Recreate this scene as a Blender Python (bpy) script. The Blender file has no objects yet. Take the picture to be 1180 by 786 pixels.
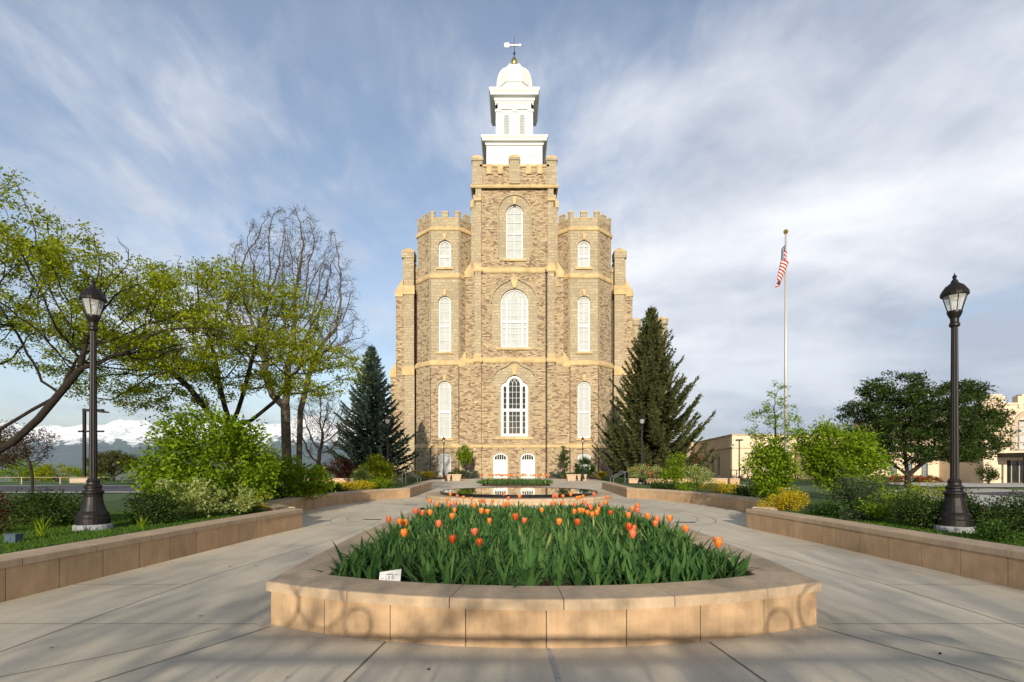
import bpy, math, random
import numpy as np
from mathutils import Vector
from mathutils.geometry import tessellate_polygon
R = math.radians
random.seed(7); rng = np.random.default_rng(11)
sc = bpy.context.scene; col = sc.collection

# ---------------------------------------------------------------- camera, light, exposure
F_PX, CX, CV, EYE, CAMX = 590.0, 590.0, 537.0, 1.5, -0.3
cam = bpy.data.cameras.new('camera'); camo = bpy.data.objects.new('camera', cam); col.objects.link(camo)
camo.location = (CAMX, 0, EYE); camo.rotation_euler = (R(90), 0, 0)
cam.sensor_width = 36; cam.lens = 36*F_PX/1180; cam.shift_y = (CV-393)/1180; cam.clip_start = .05; cam.clip_end = 60000
sc.camera = camo
SUN_EL, SUN_AZ = 15.0, 3.0
sun = bpy.data.lights.new('sun', 'SUN'); so = bpy.data.objects.new('sun', sun); col.objects.link(so)
sun.energy = 4.1; sun.angle = R(.55); sun.color = (1, .90, .74)
so.rotation_euler = (R(90-SUN_EL), 0, R(-SUN_AZ)); so.location = (0, -20, 30)
vs = sc.view_settings; vs.view_transform = 'Standard'; vs.look = 'None'; vs.gamma = 1; vs.exposure = .76
sc.cycles.max_bounces = 6; sc.cycles.transparent_max_bounces = 12; sc.cycles.use_denoising = True
sc.cycles.sample_clamp_indirect = 6

def world():
    w = bpy.data.worlds.new('World'); sc.world = w; w.use_nodes = True
    n = w.node_tree.nodes; L = w.node_tree.links; n.clear()
    out = n.new('ShaderNodeOutputWorld'); bg = n.new('ShaderNodeBackground')
    sky = n.new('ShaderNodeTexSky'); sky.sky_type = 'NISHITA'; sky.sun_disc = False
    sky.sun_elevation = R(SUN_EL); sky.sun_rotation = R(180-SUN_AZ); sky.air_density = 1.0; sky.dust_density = .6; sky.ozone_density = 1.5
    tc = n.new('ShaderNodeTexCoord'); sp = n.new('ShaderNodeSeparateXYZ'); L.new(tc.outputs['Generated'], sp.inputs[0])
    def m(op, a, b=None, c=None):
        q = n.new('ShaderNodeMath'); q.operation = op
        for i, v in enumerate((a, b, c)):
            if v is None: continue
            if isinstance(v, (int, float)): q.inputs[i].default_value = v
            else: L.new(v, q.inputs[i])
        return q.outputs[0]
    zz = m('MAXIMUM', sp.outputs[2], 0.0); zd = m('ADD', zz, .22)
    cb = n.new('ShaderNodeCombineXYZ'); L.new(m('DIVIDE', sp.outputs[0], zd), cb.inputs[0]); L.new(m('DIVIDE', sp.outputs[1], zd), cb.inputs[1])
    def noise(scale, det, rough, dist, rot, scl, loc):
        mp = n.new('ShaderNodeMapping'); mp.inputs['Rotation'].default_value = (0, 0, rot); mp.inputs['Scale'].default_value = scl; mp.inputs['Location'].default_value = loc
        L.new(cb.outputs[0], mp.inputs[0]); t = n.new('ShaderNodeTexNoise'); L.new(mp.outputs[0], t.inputs['Vector'])
        t.inputs['Scale'].default_value = scale; t.inputs['Detail'].default_value = det; t.inputs['Roughness'].default_value = rough; t.inputs['Distortion'].default_value = dist
        return t.outputs['Fac']
    n1 = noise(.75, 6, .5, .5, .5, (1, .7, 1), (3.1, .4, 0))
    n2 = noise(2.0, 8, .56, .5, .9, (1.25, .85, 1), (1, 5, 2))
    n3a = noise(.9, 5, .5, .3, .15, (.8, 1.6, 1), (7, 2, 4)); n3b = noise(3.2, 8, .62, .5, .7, (1.2, 1, 1), (4, 4, 4)); n3 = m('ADD', m('MULTIPLY', n3a, .74), m('MULTIPLY', n3b, .26))
    n4 = noise(6.5, 6, .6, .6, .8, (1.5, .8, 1), (2, 9, 1))
    base = m('ADD', m('ADD', m('MULTIPLY', n1, .58), m('MULTIPLY', n2, .30)), m('MULTIPLY', n4, .12))
    side = m('ADD', m('MULTIPLY', sp.outputs[0], .13), m('MULTIPLY', m('MAXIMUM', m('SUBTRACT', zz, .35), 0.0), -.22))
    cov = n.new('ShaderNodeMapRange'); cov.interpolation_type = 'SMOOTHSTEP'; L.new(m('ADD', base, side), cov.inputs[0])
    cov.inputs[1].default_value = .37; cov.inputs[2].default_value = .535; cov.inputs[3].default_value = .14; cov.inputs[4].default_value = .97
    cr = n.new('ShaderNodeValToRGB'); L.new(n3, cr.inputs[0])
    cr.color_ramp.elements[0].position = .38; cr.color_ramp.elements[0].color = (.35, .385, .47, 1)
    cr.color_ramp.elements[1].position = .60; cr.color_ramp.elements[1].color = (.74, .745, .775, 1)
    # soft grey-blue bank low over the horizon
    hz = n.new('ShaderNodeMapRange'); L.new(zz, hz.inputs[0]); hz.inputs[1].default_value = .0; hz.inputs[2].default_value = .32; hz.inputs[3].default_value = .55; hz.inputs[4].default_value = 0
    mh = n.new('ShaderNodeMixRGB'); L.new(hz.outputs[0], mh.inputs[0]); L.new(cr.outputs[0], mh.inputs[1]); mh.inputs[2].default_value = (.40, .455, .56, 1)
    SK = .11
    sm = n.new('ShaderNodeMixRGB'); sm.blend_type = 'MULTIPLY'; sm.inputs[0].default_value = 1; L.new(sky.outputs[0], sm.inputs[1]); sm.inputs[2].default_value = (1.05, .99, 1.0, 1)
    cs = n.new('ShaderNodeMixRGB'); cs.blend_type = 'MULTIPLY'; cs.inputs[0].default_value = 1; L.new(mh.outputs[0], cs.inputs[1]); bk = n.new('ShaderNodeMapRange'); bk.interpolation_type = 'SMOOTHSTEP'; L.new(sp.outputs[1], bk.inputs[0]); bk.inputs[1].default_value = -.35; bk.inputs[2].default_value = .35; bk.inputs[3].default_value = .42/SK*CLOUD; bk.inputs[4].default_value = 1/SK*CLOUD
    cq = n.new('ShaderNodeCombineXYZ'); [L.new(bk.outputs[0], cq.inputs[i]) for i in range(3)]; L.new(cq.outputs[0], cs.inputs[2])   # unseen cloud behind the viewer dimmed to cut ambient light, bright bank ahead
    mx = n.new('ShaderNodeMixRGB'); L.new(cov.outputs[0], mx.inputs[0]); L.new(sm.outputs[0], mx.inputs[1]); L.new(cs.outputs[0], mx.inputs[2])
    L.new(mx.outputs[0], bg.inputs[0]); bg.inputs[1].default_value = SK; L.new(bg.outputs[0], out.inputs[0])
CLOUD = .86
world()

# ---------------------------------------------------------------- materials
def new_mat(name):
    m = bpy.data.materials.new(name); m.use_nodes = True
    return m, m.node_tree.nodes, m.node_tree.links, m.node_tree.nodes['Principled BSDF']
def ramp(n, L, src, stops):
    r = n.new('ShaderNodeValToRGB'); L.new(src, r.inputs[0]); e = r.color_ramp.elements
    while len(e) < len(stops): e.new(.5)
    for k, (p, c) in enumerate(stops): e[k].position = p; e[k].color = (*c, 1)
    return r.outputs[0]
def noise_n(n, L, vec, scale, det=5, rough=.55, dist=0):
    t = n.new('ShaderNodeTexNoise'); t.inputs['Scale'].default_value = scale; t.inputs['Detail'].default_value = det
    t.inputs['Roughness'].default_value = rough; t.inputs['Distortion'].default_value = dist
    if vec is not None: L.new(vec, t.inputs['Vector'])
    return t.outputs['Fac']
def mixc(n, L, fac, a, b, mode='MIX'):
    q = n.new('ShaderNodeMixRGB'); q.blend_type = mode
    for i, v in enumerate((fac, a, b)):
        if isinstance(v, (int, float)): q.inputs[i].default_value = v if i == 0 else (v, v, v, 1)
        elif isinstance(v, tuple): q.inputs[i].default_value = (*v, 1)
        else: L.new(v, q.inputs[i])
    return q.outputs[0]
def bump(n, L, b, h, strength, dist):
    q = n.new('ShaderNodeBump'); q.inputs['Strength'].default_value = strength; q.inputs['Distance'].default_value = dist
    L.new(h, q.inputs['Height']); L.new(q.outputs[0], b.inputs['Normal'])
def plain(name, c, rough=.6, var=.15, scale=3, metal=0, bs=0, bd=.01, spec=.4, bscale=None):
    m, n, L, b = new_mat(name); b.inputs['Roughness'].default_value = rough; b.inputs['Metallic'].default_value = metal
    b.inputs['Specular IOR Level'].default_value = spec
    tc = n.new('ShaderNodeTexCoord'); v = tc.outputs['Object']
    f = noise_n(n, L, v, scale)
    lo = tuple(x*(1-var) for x in c); hi = tuple(min(1, x*(1+var)) for x in c)
    L.new(ramp(n, L, f, [(.3, lo), (.7, hi)]), b.inputs['Base Color'])
    if bs: bump(n, L, b, noise_n(n, L, v, bscale or scale*6, 6), bs, bd)
    return m
M = {}
def rubble(name, cols, mortar, bw=.5, bh=.165, big=.22):
    m, n, L, b = new_mat(name); b.inputs['Roughness'].default_value = .9; b.inputs['Specular IOR Level'].default_value = .2
    uv = n.new('ShaderNodeUVMap').outputs[0]
    w = n.new('ShaderNodeTexNoise'); w.inputs['Scale'].default_value = 1.7; w.inputs['Detail'].default_value = 3; L.new(uv, w.inputs['Vector'])
    sb = n.new('ShaderNodeVectorMath'); sb.operation = 'SUBTRACT'; L.new(w.outputs['Color'], sb.inputs[0]); sb.inputs[1].default_value = (.5, .5, .5)
    sc_ = n.new('ShaderNodeVectorMath'); sc_.operation = 'MULTIPLY'; L.new(sb.outputs[0], sc_.inputs[0]); sc_.inputs[1].default_value = (.3, .13, 0)
    ad = n.new('ShaderNodeVectorMath'); ad.operation = 'ADD'; L.new(uv, ad.inputs[0]); L.new(sc_.outputs[0], ad.inputs[1])
    def brick(bw, bh, off, ms):
        t = n.new('ShaderNodeTexBrick'); L.new(ad.outputs[0], t.inputs['Vector']); t.offset = off; t.squash = .6; t.squash_frequency = 3
        t.inputs['Color1'].default_value = (0, 0, 0, 1); t.inputs['Color2'].default_value = (1, 1, 1, 1); t.inputs['Mortar'].default_value = (.5, .5, .5, 1)
        t.inputs['Scale'].default_value = 1; t.inputs['Mortar Size'].default_value = ms; t.inputs['Mortar Smooth'].default_value = .2
        t.inputs['Brick Width'].default_value = bw; t.inputs['Row Height'].default_value = bh; t.inputs['Bias'].default_value = 0
        return t
    t1 = brick(bw, bh, .5, .014); t2 = brick(bw*1.7, bh*1.9, .37, .016)
    sel = n.new('ShaderNodeMath'); sel.operation = 'GREATER_THAN'; L.new(noise_n(n, L, ad.outputs[0], .9, 2), sel.inputs[0]); sel.inputs[1].default_value = 1-big-.12
    v = mixc(n, L, sel.outputs[0], t1.outputs['Color'], t2.outputs['Color'])
    c = ramp(n, L, v, cols)
    c = mixc(n, L, .6, c, ramp(n, L, noise_n(n, L, uv, 5, 6, .65), [(.3, (.62, .60, .58)), (.7, (1.3, 1.3, 1.3))]), 'MULTIPLY')
    c = mixc(n, L, .5, c, ramp(n, L, noise_n(n, L, uv, .35, 3), [(.35, (.8, .78, .78)), (.65, (1.15, 1.15, 1.1))]), 'MULTIPLY')
    f = mixc(n, L, sel.outputs[0], t1.outputs['Fac'], t2.outputs['Fac'])
    c = mixc(n, L, f, c, mortar)
    L.new(c, b.inputs['Base Color'])
    inv = mixc(n, L, f, v, -0.6)
    bump(n, L, b, inv, .9, .045)
    return m
M['rubble'] = rubble('rubble_stone', [(0, (.14, .09, .065)), (.22, (.26, .18, .12)), (.45, (.41, .31, .19)), (.7, (.50, .41, .265)), (1, (.37, .285, .19))], (.36, .275, .175))
M['ashlar'] = rubble('ashlar_stone', [(0, (.34, .28, .19)), (.5, (.40, .335, .23)), (1, (.45, .37, .25))], (.30, .24, .165), bw=.75, bh=.36, big=-.5)
M['trim'] = plain('gold_sandstone', (.52, .375, .19), .8, .22, 1.2, bs=.4, bd=.03)
M['paint'] = plain('white_paint', (.66, .66, .64), .6, .04, 2, spec=.15)
M['pane'] = plain('curtained_glass', (.43, .445, .445), .6, .08, 1.5, spec=.12)
M['dark_glass'] = plain('dark_glass', (.015, .02, .022), .06, .2, 2, spec=.8)
M['brown_pipe'] = plain('brown_pipe', (.035, .022, .016), .5)
M['roof'] = plain('roof_metal', (.16, .15, .14), .6)
M['gold'] = plain('gold_leaf', (.85, .62, .18), .22, .05, 2, metal=1)
M['iron'] = plain('dark_bronze_iron', (.010, .007, .006), .5, .25, 6, metal=.0, spec=.35)
M['lamp_glass'] = None
M['gran'] = plain('black_granite', (.006, .006, .007), .12, .3, 4, spec=.8)
M['steel'] = plain('brushed_steel', (.5, .5, .5), .3, .1, 5, metal=1)
M['soil'] = plain('brown_soil', (.085, .05, .032), .95, .5, 14, bs=1, bd=.04)
M['cream'] = plain('cream_precast', (.66, .52, .37), .8, .07, .6, bs=.15, bd=.02)
M['creamdark'] = plain('tan_precast', (.42, .33, .24), .85, .1, .6)
M['asphalt'] = plain('asphalt', (.075, .073, .078), .9, .2, .6, bs=.3, bd=.02, bscale=30)
M['kerb'] = plain('kerb_concrete', (.46, .44, .40), .85, .1, 1)
M['concrete'] = plain('grey_concrete', (.24, .25, .26), .9, .25, 5, bs=.4, bd=.01)
M['green_iron'] = plain('green_metal', (.06, .09, .09), .5)
M['pole'] = plain('satin_aluminium', (.50, .48, .46), .45, .04, 2, metal=.3)
M['joint'] = plain('joint_filler', (.15, .135, .11), .95, .4, 9)
M['caulk'] = plain('pale_joint_sealant', (.40, .39, .36), .8, .3, 20)
M['mortar'] = plain('dark_mortar', (.10, .07, .045), .95)
def paving():
    m, n, L, b = new_mat('plaza_concrete'); tc = n.new('ShaderNodeTexCoord'); v = tc.outputs['Object']
    c = ramp(n, L, noise_n(n, L, v, .35, 8, .62, .4), [(.3, (.45, .395, .30)), (.5, (.59, .515, .39)), (.7, (.68, .59, .445))])
    mp = n.new('ShaderNodeMapping'); mp.inputs['Scale'].default_value = (1.4, .25, 1); mp.inputs['Rotation'].default_value = (0, 0, .5); L.new(v, mp.inputs[0])
    c = mixc(n, L, .55, c, ramp(n, L, noise_n(n, L, mp.outputs[0], 2.2, 7, .65, .5), [(.3, (.78, .77, .77)), (.55, (1, 1, 1)), (.75, (1.12, 1.1, 1.07))]), 'MULTIPLY')
    c = mixc(n, L, .5, c, ramp(n, L, noise_n(n, L, v, 38, 5, .7), [(.3, (.8, .8, .8)), (.7, (1.15, 1.15, 1.15))]), 'MULTIPLY')
    vo = n.new('ShaderNodeTexVoronoi'); vo.inputs['Scale'].default_value = 2.3; L.new(v, vo.inputs['Vector'])
    c = mixc(n, L, ramp(n, L, vo.outputs['Distance'], [(.0, (.55, .55, .55)), (.035, (0, 0, 0))]), c, (.16, .14, .12))
    cr_ = n.new('ShaderNodeTexVoronoi'); cr_.feature = 'DISTANCE_TO_EDGE'; cr_.inputs['Scale'].default_value = .22
    wv = n.new('ShaderNodeVectorMath'); wv.operation = 'ADD'; L.new(v, wv.inputs[0]); nz = n.new('ShaderNodeTexNoise'); nz.inputs['Scale'].default_value = 1.3; nz.inputs['Detail'].default_value = 6; L.new(v, nz.inputs['Vector']); sw = n.new('ShaderNodeVectorMath'); sw.operation = 'SCALE'; L.new(nz.outputs['Color'], sw.inputs[0]); sw.inputs['Scale'].default_value = 1.1; L.new(sw.outputs[0], wv.inputs[1]); L.new(wv.outputs[0], cr_.inputs['Vector'])
    c = mixc(n, L, ramp(n, L, cr_.outputs['Distance'], [(0, (.0, .0, .0)), (.0022, (0, 0, 0))]), c, (.17, .15, .12))
    L.new(c, b.inputs['Base Color']); b.inputs['Roughness'].default_value = .82; b.inputs['Specular IOR Level'].default_value = .35
    bump(n, L, b, noise_n(n, L, v, 55, 8, .7), .35, .006)
    return m
M['paving'] = paving()
def caststone(name, base):
    m, n, L, b = new_mat(name); tc = n.new('ShaderNodeTexCoord'); v = tc.outputs['Object']
    g = n.new('ShaderNodeNewGeometry')
    lo = tuple(x*.84 for x in base); hi = tuple(x*1.12 for x in base)
    c = ramp(n, L, noise_n(n, L, v, 3, 7, .6, .5), [(.3, lo), (.7, hi)])
    c = mixc(n, L, .75, c, ramp(n, L, g.outputs['Random Per Island'], [(0, (.88, .86, .84)), (.5, (1, 1, 1)), (1, (1.1, 1.07, 1.02))]), 'MULTIPLY')
    mp = n.new('ShaderNodeMapping'); mp.inputs['Scale'].default_value = (9, 9, 1.2); L.new(v, mp.inputs[0])
    c = mixc(n, L, .42, c, ramp(n, L, noise_n(n, L, mp.outputs[0], 1.5, 6, .7), [(.35, (.72, .66, .6)), (.6, (1, 1, 1))]), 'MULTIPLY')
    c = mixc(n, L, .3, c, ramp(n, L, noise_n(n, L, v, 60, 4, .7), [(.3, (.8, .8, .8)), (.7, (1.15, 1.15, 1.15))]), 'MULTIPLY')
    L.new(c, b.inputs['Base Color']); b.inputs['Roughness'].default_value = .8; b.inputs['Specular IOR Level'].default_value = .3
    bump(n, L, b, noise_n(n, L, v, 40, 8, .7), .35, .006)
    return m
M['block'] = caststone('buff_cast_stone', (.50, .34, .20)); M['coping'] = caststone('buff_coping_stone', (.50, .375, .25))
def leafm(name, stops, trans=.45, rough=.5):
    m, n, L, b = new_mat(name); g = n.new('ShaderNodeNewGeometry')
    c = ramp(n, L, g.outputs['Random Per Island'], stops)
    oi = n.new('ShaderNodeObjectInfo')
    b.inputs['Roughness'].default_value = .65; b.inputs['Specular IOR Level'].default_value = .1
    L.new(c, b.inputs['Base Color'])
    t = n.new('ShaderNodeBsdfTranslucent'); tcx = mixc(n, L, 1., c, (1.5, 1.5, .7), 'MULTIPLY'); L.new(tcx, t.inputs[0])
    mx = n.new('ShaderNodeMixShader'); mx.inputs[0].default_value = trans; L.new(b.outputs[0], mx.inputs[1]); L.new(t.outputs[0], mx.inputs[2])
    L.new(mx.outputs[0], n['Material Output'].inputs[0])
    return m
M['lime'] = leafm('spring_leaves', [(0, (.12, .16, .008)), (.5, (.24, .28, .010)), (1, (.36, .38, .025))])
M['bright'] = leafm('lime_leaves', [(0, (.06, .12, .008)), (.5, (.17, .26, .012)), (1, (.30, .38, .025))])
M['green'] = leafm('green_leaves', [(0, (.025, .06, .012)), (.6, (.05, .11, .02)), (1, (.09, .16, .03))])
M['dark'] = leafm('dark_leaves', [(0, (.016, .036, .009)), (.6, (.045, .08, .016)), (1, (.09, .13, .026))], .35)
M['olive'] = leafm('olive_leaves', [(0, (.05, .06, .02)), (.6, (.10, .105, .03)), (1, (.15, .13, .04))])
M['pale'] = leafm('variegated_leaves', [(0, (.12, .19, .04)), (.5, (.30, .36, .10)), (1, (.55, .55, .30))])
M['yellow'] = leafm('gold_leaves', [(0, (.25, .22, .02)), (.5, (.50, .40, .02)), (1, (.65, .50, .03))])
M['redleaf'] = leafm('purple_leaves', [(0, (.04, .015, .012)), (.6, (.08, .03, .02)), (1, (.13, .05, .03))])
M['greygreen'] = leafm('grey_green_leaves', [(0, (.05, .075, .035)), (.6, (.09, .13, .06)), (1, (.14, .18, .09))])
M['bluegreen'] = leafm('blue_green_leaves', [(0, (.04, .07, .06)), (.6, (.08, .13, .11)), (1, (.13, .18, .16))])
M['needle'] = leafm('spruce_needles', [(0, (.034, .046, .016)), (.6, (.085, .10, .034)), (1, (.17, .17, .06))], .15)
M['bneedle'] = leafm('blue_spruce_needles', [(0, (.034, .056, .044)), (.6, (.08, .12, .092)), (1, (.16, .21, .17))], .15)
M['tulipleaf'] = leafm('tulip_leaves', [(0, (.03, .085, .028)), (.55, (.075, .16, .045)), (.92, (.14, .23, .07)), (1, (.34, .38, .13))], .35, .42)
M['grassm'] = leafm('grass_blades', [(0, (.05, .11, .012)), (1, (.12, .22, .025))])
M['pink'] = leafm('pink_petals', [(0, (.5, .10, .16)), (1, (.7, .25, .30))]); M['redpetal'] = leafm('red_petals', [(0, (.5, .04, .04)), (1, (.7, .12, .08))])
M['bud'] = leafm('buds', [(0, (.10, .08, .05)), (1, (.17, .15, .08))], .2)
M['twig'] = leafm('bare_twigs', [(0, (.045, .035, .02)), (1, (.10, .08, .045))], .1)
M['bark'] = plain('brown_bark', (.026, .018, .013), .95, .4, 9, bs=1, bd=.03)
M['greybark'] = plain('grey_bark', (.11, .085, .06), .95, .35, 7, bs=1, bd=.03)
M['lawn'] = plain('lawn_turf', (.055, .10, .018), .95, .35, 2.5, bs=1, bd=.03, bscale=50)
def petal(name, a, b_, c_):
    m, n, L, b = new_mat(name); tc = n.new('ShaderNodeTexCoord'); sp = n.new('ShaderNodeSeparateXYZ'); L.new(tc.outputs['UV'], sp.inputs[0])
    c = ramp(n, L, sp.outputs[0], [(0, a), (.55, b_), (1, c_)])
    b.inputs['Roughness'].default_value = .45; L.new(c, b.inputs['Base Color'])
    t = n.new('ShaderNodeBsdfTranslucent'); L.new(c, t.inputs[0]); mx = n.new('ShaderNodeMixShader'); mx.inputs[0].default_value = .4
    L.new(b.outputs[0], mx.inputs[1]); L.new(t.outputs[0], mx.inputs[2]); L.new(mx.outputs[0], n['Material Output'].inputs[0])
    return m
M['orange'] = petal('orange_petal', (.80, .15, .03), (.93, .30, .05), (.97, .48, .10))
M['coral'] = petal('coral_petal', (.72, .10, .04), (.90, .23, .09), (.95, .38, .18))
M['scarlet'] = petal('scarlet_petal', (.45, .03, .01), (.74, .10, .02), (.88, .24, .03))
def glass_mat():
    m, n, L, b = new_mat('lantern_glass'); b.inputs['Roughness'].default_value = .15; b.inputs['Base Color'].default_value = (.8, .8, .76, 1)
    t = n.new('ShaderNodeBsdfTransparent'); t.inputs[0].default_value = (.93, .93, .9, 1); mx = n.new('ShaderNodeMixShader'); mx.inputs[0].default_value = .35
    L.new(t.outputs[0], mx.inputs[1]); L.new(b.outputs[0], mx.inputs[2]); L.new(mx.outputs[0], n['Material Output'].inputs[0])
    return m
M['lamp_glass'] = glass_mat()
def water_mat():
    m, n, L, b = new_mat('still_water'); b.inputs['Base Color'].default_value = (.01, .011, .012, 1); b.inputs['Roughness'].default_value = .03
    b.inputs['IOR'].default_value = 1.33; b.inputs['Specular IOR Level'].default_value = .9; b.inputs['Coat Weight'].default_value = 1; b.inputs['Coat Roughness'].default_value = .03
    tc = n.new('ShaderNodeTexCoord'); bump(n, L, b, noise_n(n, L, tc.outputs['Object'], 5, 3), .03, .01)
    return m
M['water'] = water_mat()
def land_mat():
    m, n, L, b = new_mat('valley_land'); tc = n.new('ShaderNodeTexCoord'); v = tc.outputs['Object']
    far = ramp(n, L, noise_n(n, L, v, .0016, 6, .6), [(.35, (.05, .08, .03)), (.5, (.10, .13, .05)), (.65, (.16, .17, .09))])
    near = ramp(n, L, noise_n(n, L, v, 1.2, 8, .7), [(.3, (.035, .07, .012)), (.7, (.07, .13, .02))])
    ln = n.new('ShaderNodeVectorMath'); ln.operation = 'LENGTH'; L.new(v, ln.inputs[0]); mr = n.new('ShaderNodeMapRange'); L.new(ln.outputs['Value'], mr.inputs[0])
    mr.inputs[1].default_value = 90; mr.inputs[2].default_value = 400
    L.new(mixc(n, L, mr.outputs[0], near, far), b.inputs['Base Color']); b.inputs['Roughness'].default_value = .95
    bump(n, L, b, noise_n(n, L, v, 30, 6, .7), .6, .03)
    return m
M['land'] = land_mat()
def mtn_mat():
    m, n, L, b = new_mat('snowy_mountain'); tc = n.new('ShaderNodeTexCoord'); v = tc.outputs['Object']
    sp = n.new('ShaderNodeSeparateXYZ'); L.new(v, sp.inputs[0])
    g = n.new('ShaderNodeNewGeometry'); gs = n.new('ShaderNodeSeparateXYZ'); L.new(g.outputs['Normal'], gs.inputs[0])
    def mm(op, a, b_):
        q = n.new('ShaderNodeMath'); q.operation = op
        for i, x in enumerate((a, b_)):
            if isinstance(x, (int, float)): q.inputs[i].default_value = x
            else: L.new(x, q.inputs[i])
        return q.outputs[0]
    h = mm('ADD', mm('MULTIPLY', sp.outputs[2], 1/520.), mm('MULTIPLY', noise_n(n, L, v, .0035, 9, .8), 1.6))
    h = mm('ADD', h, mm('MULTIPLY', gs.outputs[2], 1.3)); h = mm('ADD', h, mm('MULTIPLY', gs.outputs[0], .5))
    mr = n.new('ShaderNodeMapRange'); L.new(h, mr.inputs[0]); mr.inputs[1].default_value = 3.02; mr.inputs[2].default_value = 3.2
    rock = ramp(n, L, noise_n(n, L, v, .004, 6, .65), [(.35, (.02, .045, .04)), (.6, (.05, .075, .07)), (.75, (.08, .09, .085))])
    L.new(mixc(n, L, mr.outputs[0], rock, (.85, .87, .9)), b.inputs['Base Color']); b.inputs['Roughness'].default_value = .9
    return m
M['mtn'] = mtn_mat()

# ---------------------------------------------------------------- mesh helpers
OFF = {}
class MB:
    def __init__(s): s.v = []; s.f = []; s.uv = None
    def add(s, vs, fs):
        o = len(s.v); s.v.extend([tuple(map(float, p)) for p in vs]); s.f.extend([tuple(i+o for i in f) for f in fs])
    def box(s, x0, x1, y0, y1, z0, z1):
        s.add([(x0,y0,z0),(x1,y0,z0),(x1,y1,z0),(x0,y1,z0),(x0,y0,z1),(x1,y0,z1),(x1,y1,z1),(x0,y1,z1)],
              [(0,3,2,1),(4,5,6,7),(0,1,5,4),(1,2,6,5),(2,3,7,6),(3,0,4,7)])
    def lathe(s, prof, c=(0,0,0), n=16, caps=True):
        o = []; fs = []
        for (r, z) in prof:
            for k in range(n):
                a = 2*math.pi*(k+.5)/n; o.append((c[0]+r*math.cos(a), c[1]+r*math.sin(a), c[2]+z))
        for i in range(len(prof)-1):
            for k in range(n):
                k2 = (k+1) % n; fs.append((i*n+k, i*n+k2, (i+1)*n+k2, (i+1)*n+k))
        if caps: fs.append(tuple(range(n))[::-1]); fs.append(tuple((len(prof)-1)*n+k for k in range(n)))
        s.add(o, fs)
    def tube(s, pts, rad, n=6, caps=True):
        pts = [Vector(p) for p in pts]; N = len(pts)
        if not hasattr(rad, '__len__'): rad = [rad]*N
        up = Vector((0,0,1)); o = []; fs = []; u = None
        for i, p in enumerate(pts):
            t = (pts[min(i+1, N-1)]-pts[max(i-1, 0)]);
            if t.length < 1e-9: t = Vector((0,0,1))
            t.normalize()
            if u is None:
                u = t.cross(up)
                if u.length < .1: u = t.cross(Vector((1,0,0)))
            u = (u - t*u.dot(t)); u.normalize(); w = t.cross(u)
            for k in range(n):
                a = 2*math.pi*k/n; o.append(p + (u*math.cos(a)+w*math.sin(a))*rad[i])
        for i in range(N-1):
            for k in range(n):
                k2 = (k+1) % n; fs.append((i*n+k, i*n+k2, (i+1)*n+k2, (i+1)*n+k))
        if caps: fs.append(tuple(range(n))[::-1]); fs.append(tuple((N-1)*n+k for k in range(n)))
        s.add(o, fs)
def link(name, me, mat, parent=None):
    me.materials.append(M[mat] if isinstance(mat, str) else mat)
    o = bpy.data.objects.new(name, me); col.objects.link(o)
    if parent is not None: o.parent = parent; OFF[o.name] = OFF.get(parent.name, (0,0,0))
    return o
def build(name, mb, mat, parent=None, smooth=False, uv=False, loc=None, local=False):
    off = np.zeros(3) if local else np.array(OFF.get(parent.name, (0,0,0)) if parent is not None else (loc or (0,0,0)), float)
    me = bpy.data.meshes.new(name); v = np.array(mb.v, float)
    me.from_pydata((v-off).tolist(), [], mb.f)
    if smooth: me.polygons.foreach_set('use_smooth', [True]*len(me.polygons))
    me.update()
    if uv: boxuv(me, off)
    if mb.uv is not None:
        l = me.uv_layers.new(name='UVMap'); l.data.foreach_set('uv', np.array(mb.uv, np.float32).ravel())
    o = link(name, me, mat, parent)
    if parent is None and loc: o.location = loc; OFF[o.name] = tuple(loc)
    return o
def boxuv(me, off):
    nl = len(me.loops); vi = np.empty(nl, np.int32); me.loops.foreach_get('vertex_index', vi)
    co = np.empty(len(me.vertices)*3); me.vertices.foreach_get('co', co); co = co.reshape(-1, 3)+off
    npg = len(me.polygons); nr = np.empty(npg*3); me.polygons.foreach_get('normal', nr); nr = nr.reshape(-1, 3)
    lt = np.empty(npg, np.int32); me.polygons.foreach_get('loop_total', lt); N = np.repeat(nr, lt, axis=0); P = co[vi]
    h = np.hypot(N[:,0], N[:,1])+1e-9; tx, ty = -N[:,1]/h, N[:,0]/h
    u = P[:,0]*tx+P[:,1]*ty+(np.abs(N[:,0]) > .9)*3.3; v = P[:,2].copy()
    fl = np.abs(N[:,2]) > .75; u[fl] = P[fl,0]; v[fl] = P[fl,1]
    l = me.uv_layers.new(name='UVMap'); l.data.foreach_set('uv', np.stack([u, v], 1).astype(np.float32).ravel())
def quads(name, V, mat, parent=None, k=4, loc=None, uv=None):
    """V: (n,k,3) separate polygons"""
    off = np.array(OFF.get(parent.name, (0,0,0)) if parent is not None else (loc or (0,0,0)), float)
    V = np.asarray(V, float)-off; n = len(V); me = bpy.data.meshes.new(name)
    me.vertices.add(n*k); me.vertices.foreach_set('co', V.astype(np.float32).ravel())
    me.loops.add(n*k); me.loops.foreach_set('vertex_index', np.arange(n*k, dtype=np.int32))
    me.polygons.add(n); me.polygons.foreach_set('loop_start', np.arange(n, dtype=np.int32)*k)
    me.update(calc_edges=True); me.validate()
    o = link(name, me, mat, parent)
    if parent is None and loc: o.location = loc; OFF[o.name] = tuple(loc)
    return o
def tag(o, label, cat, group=None, kind=None):
    if label: o['label'] = label
    if cat: o['category'] = cat
    if group: o['group'] = group
    if kind: o['kind'] = kind
    return o
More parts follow.
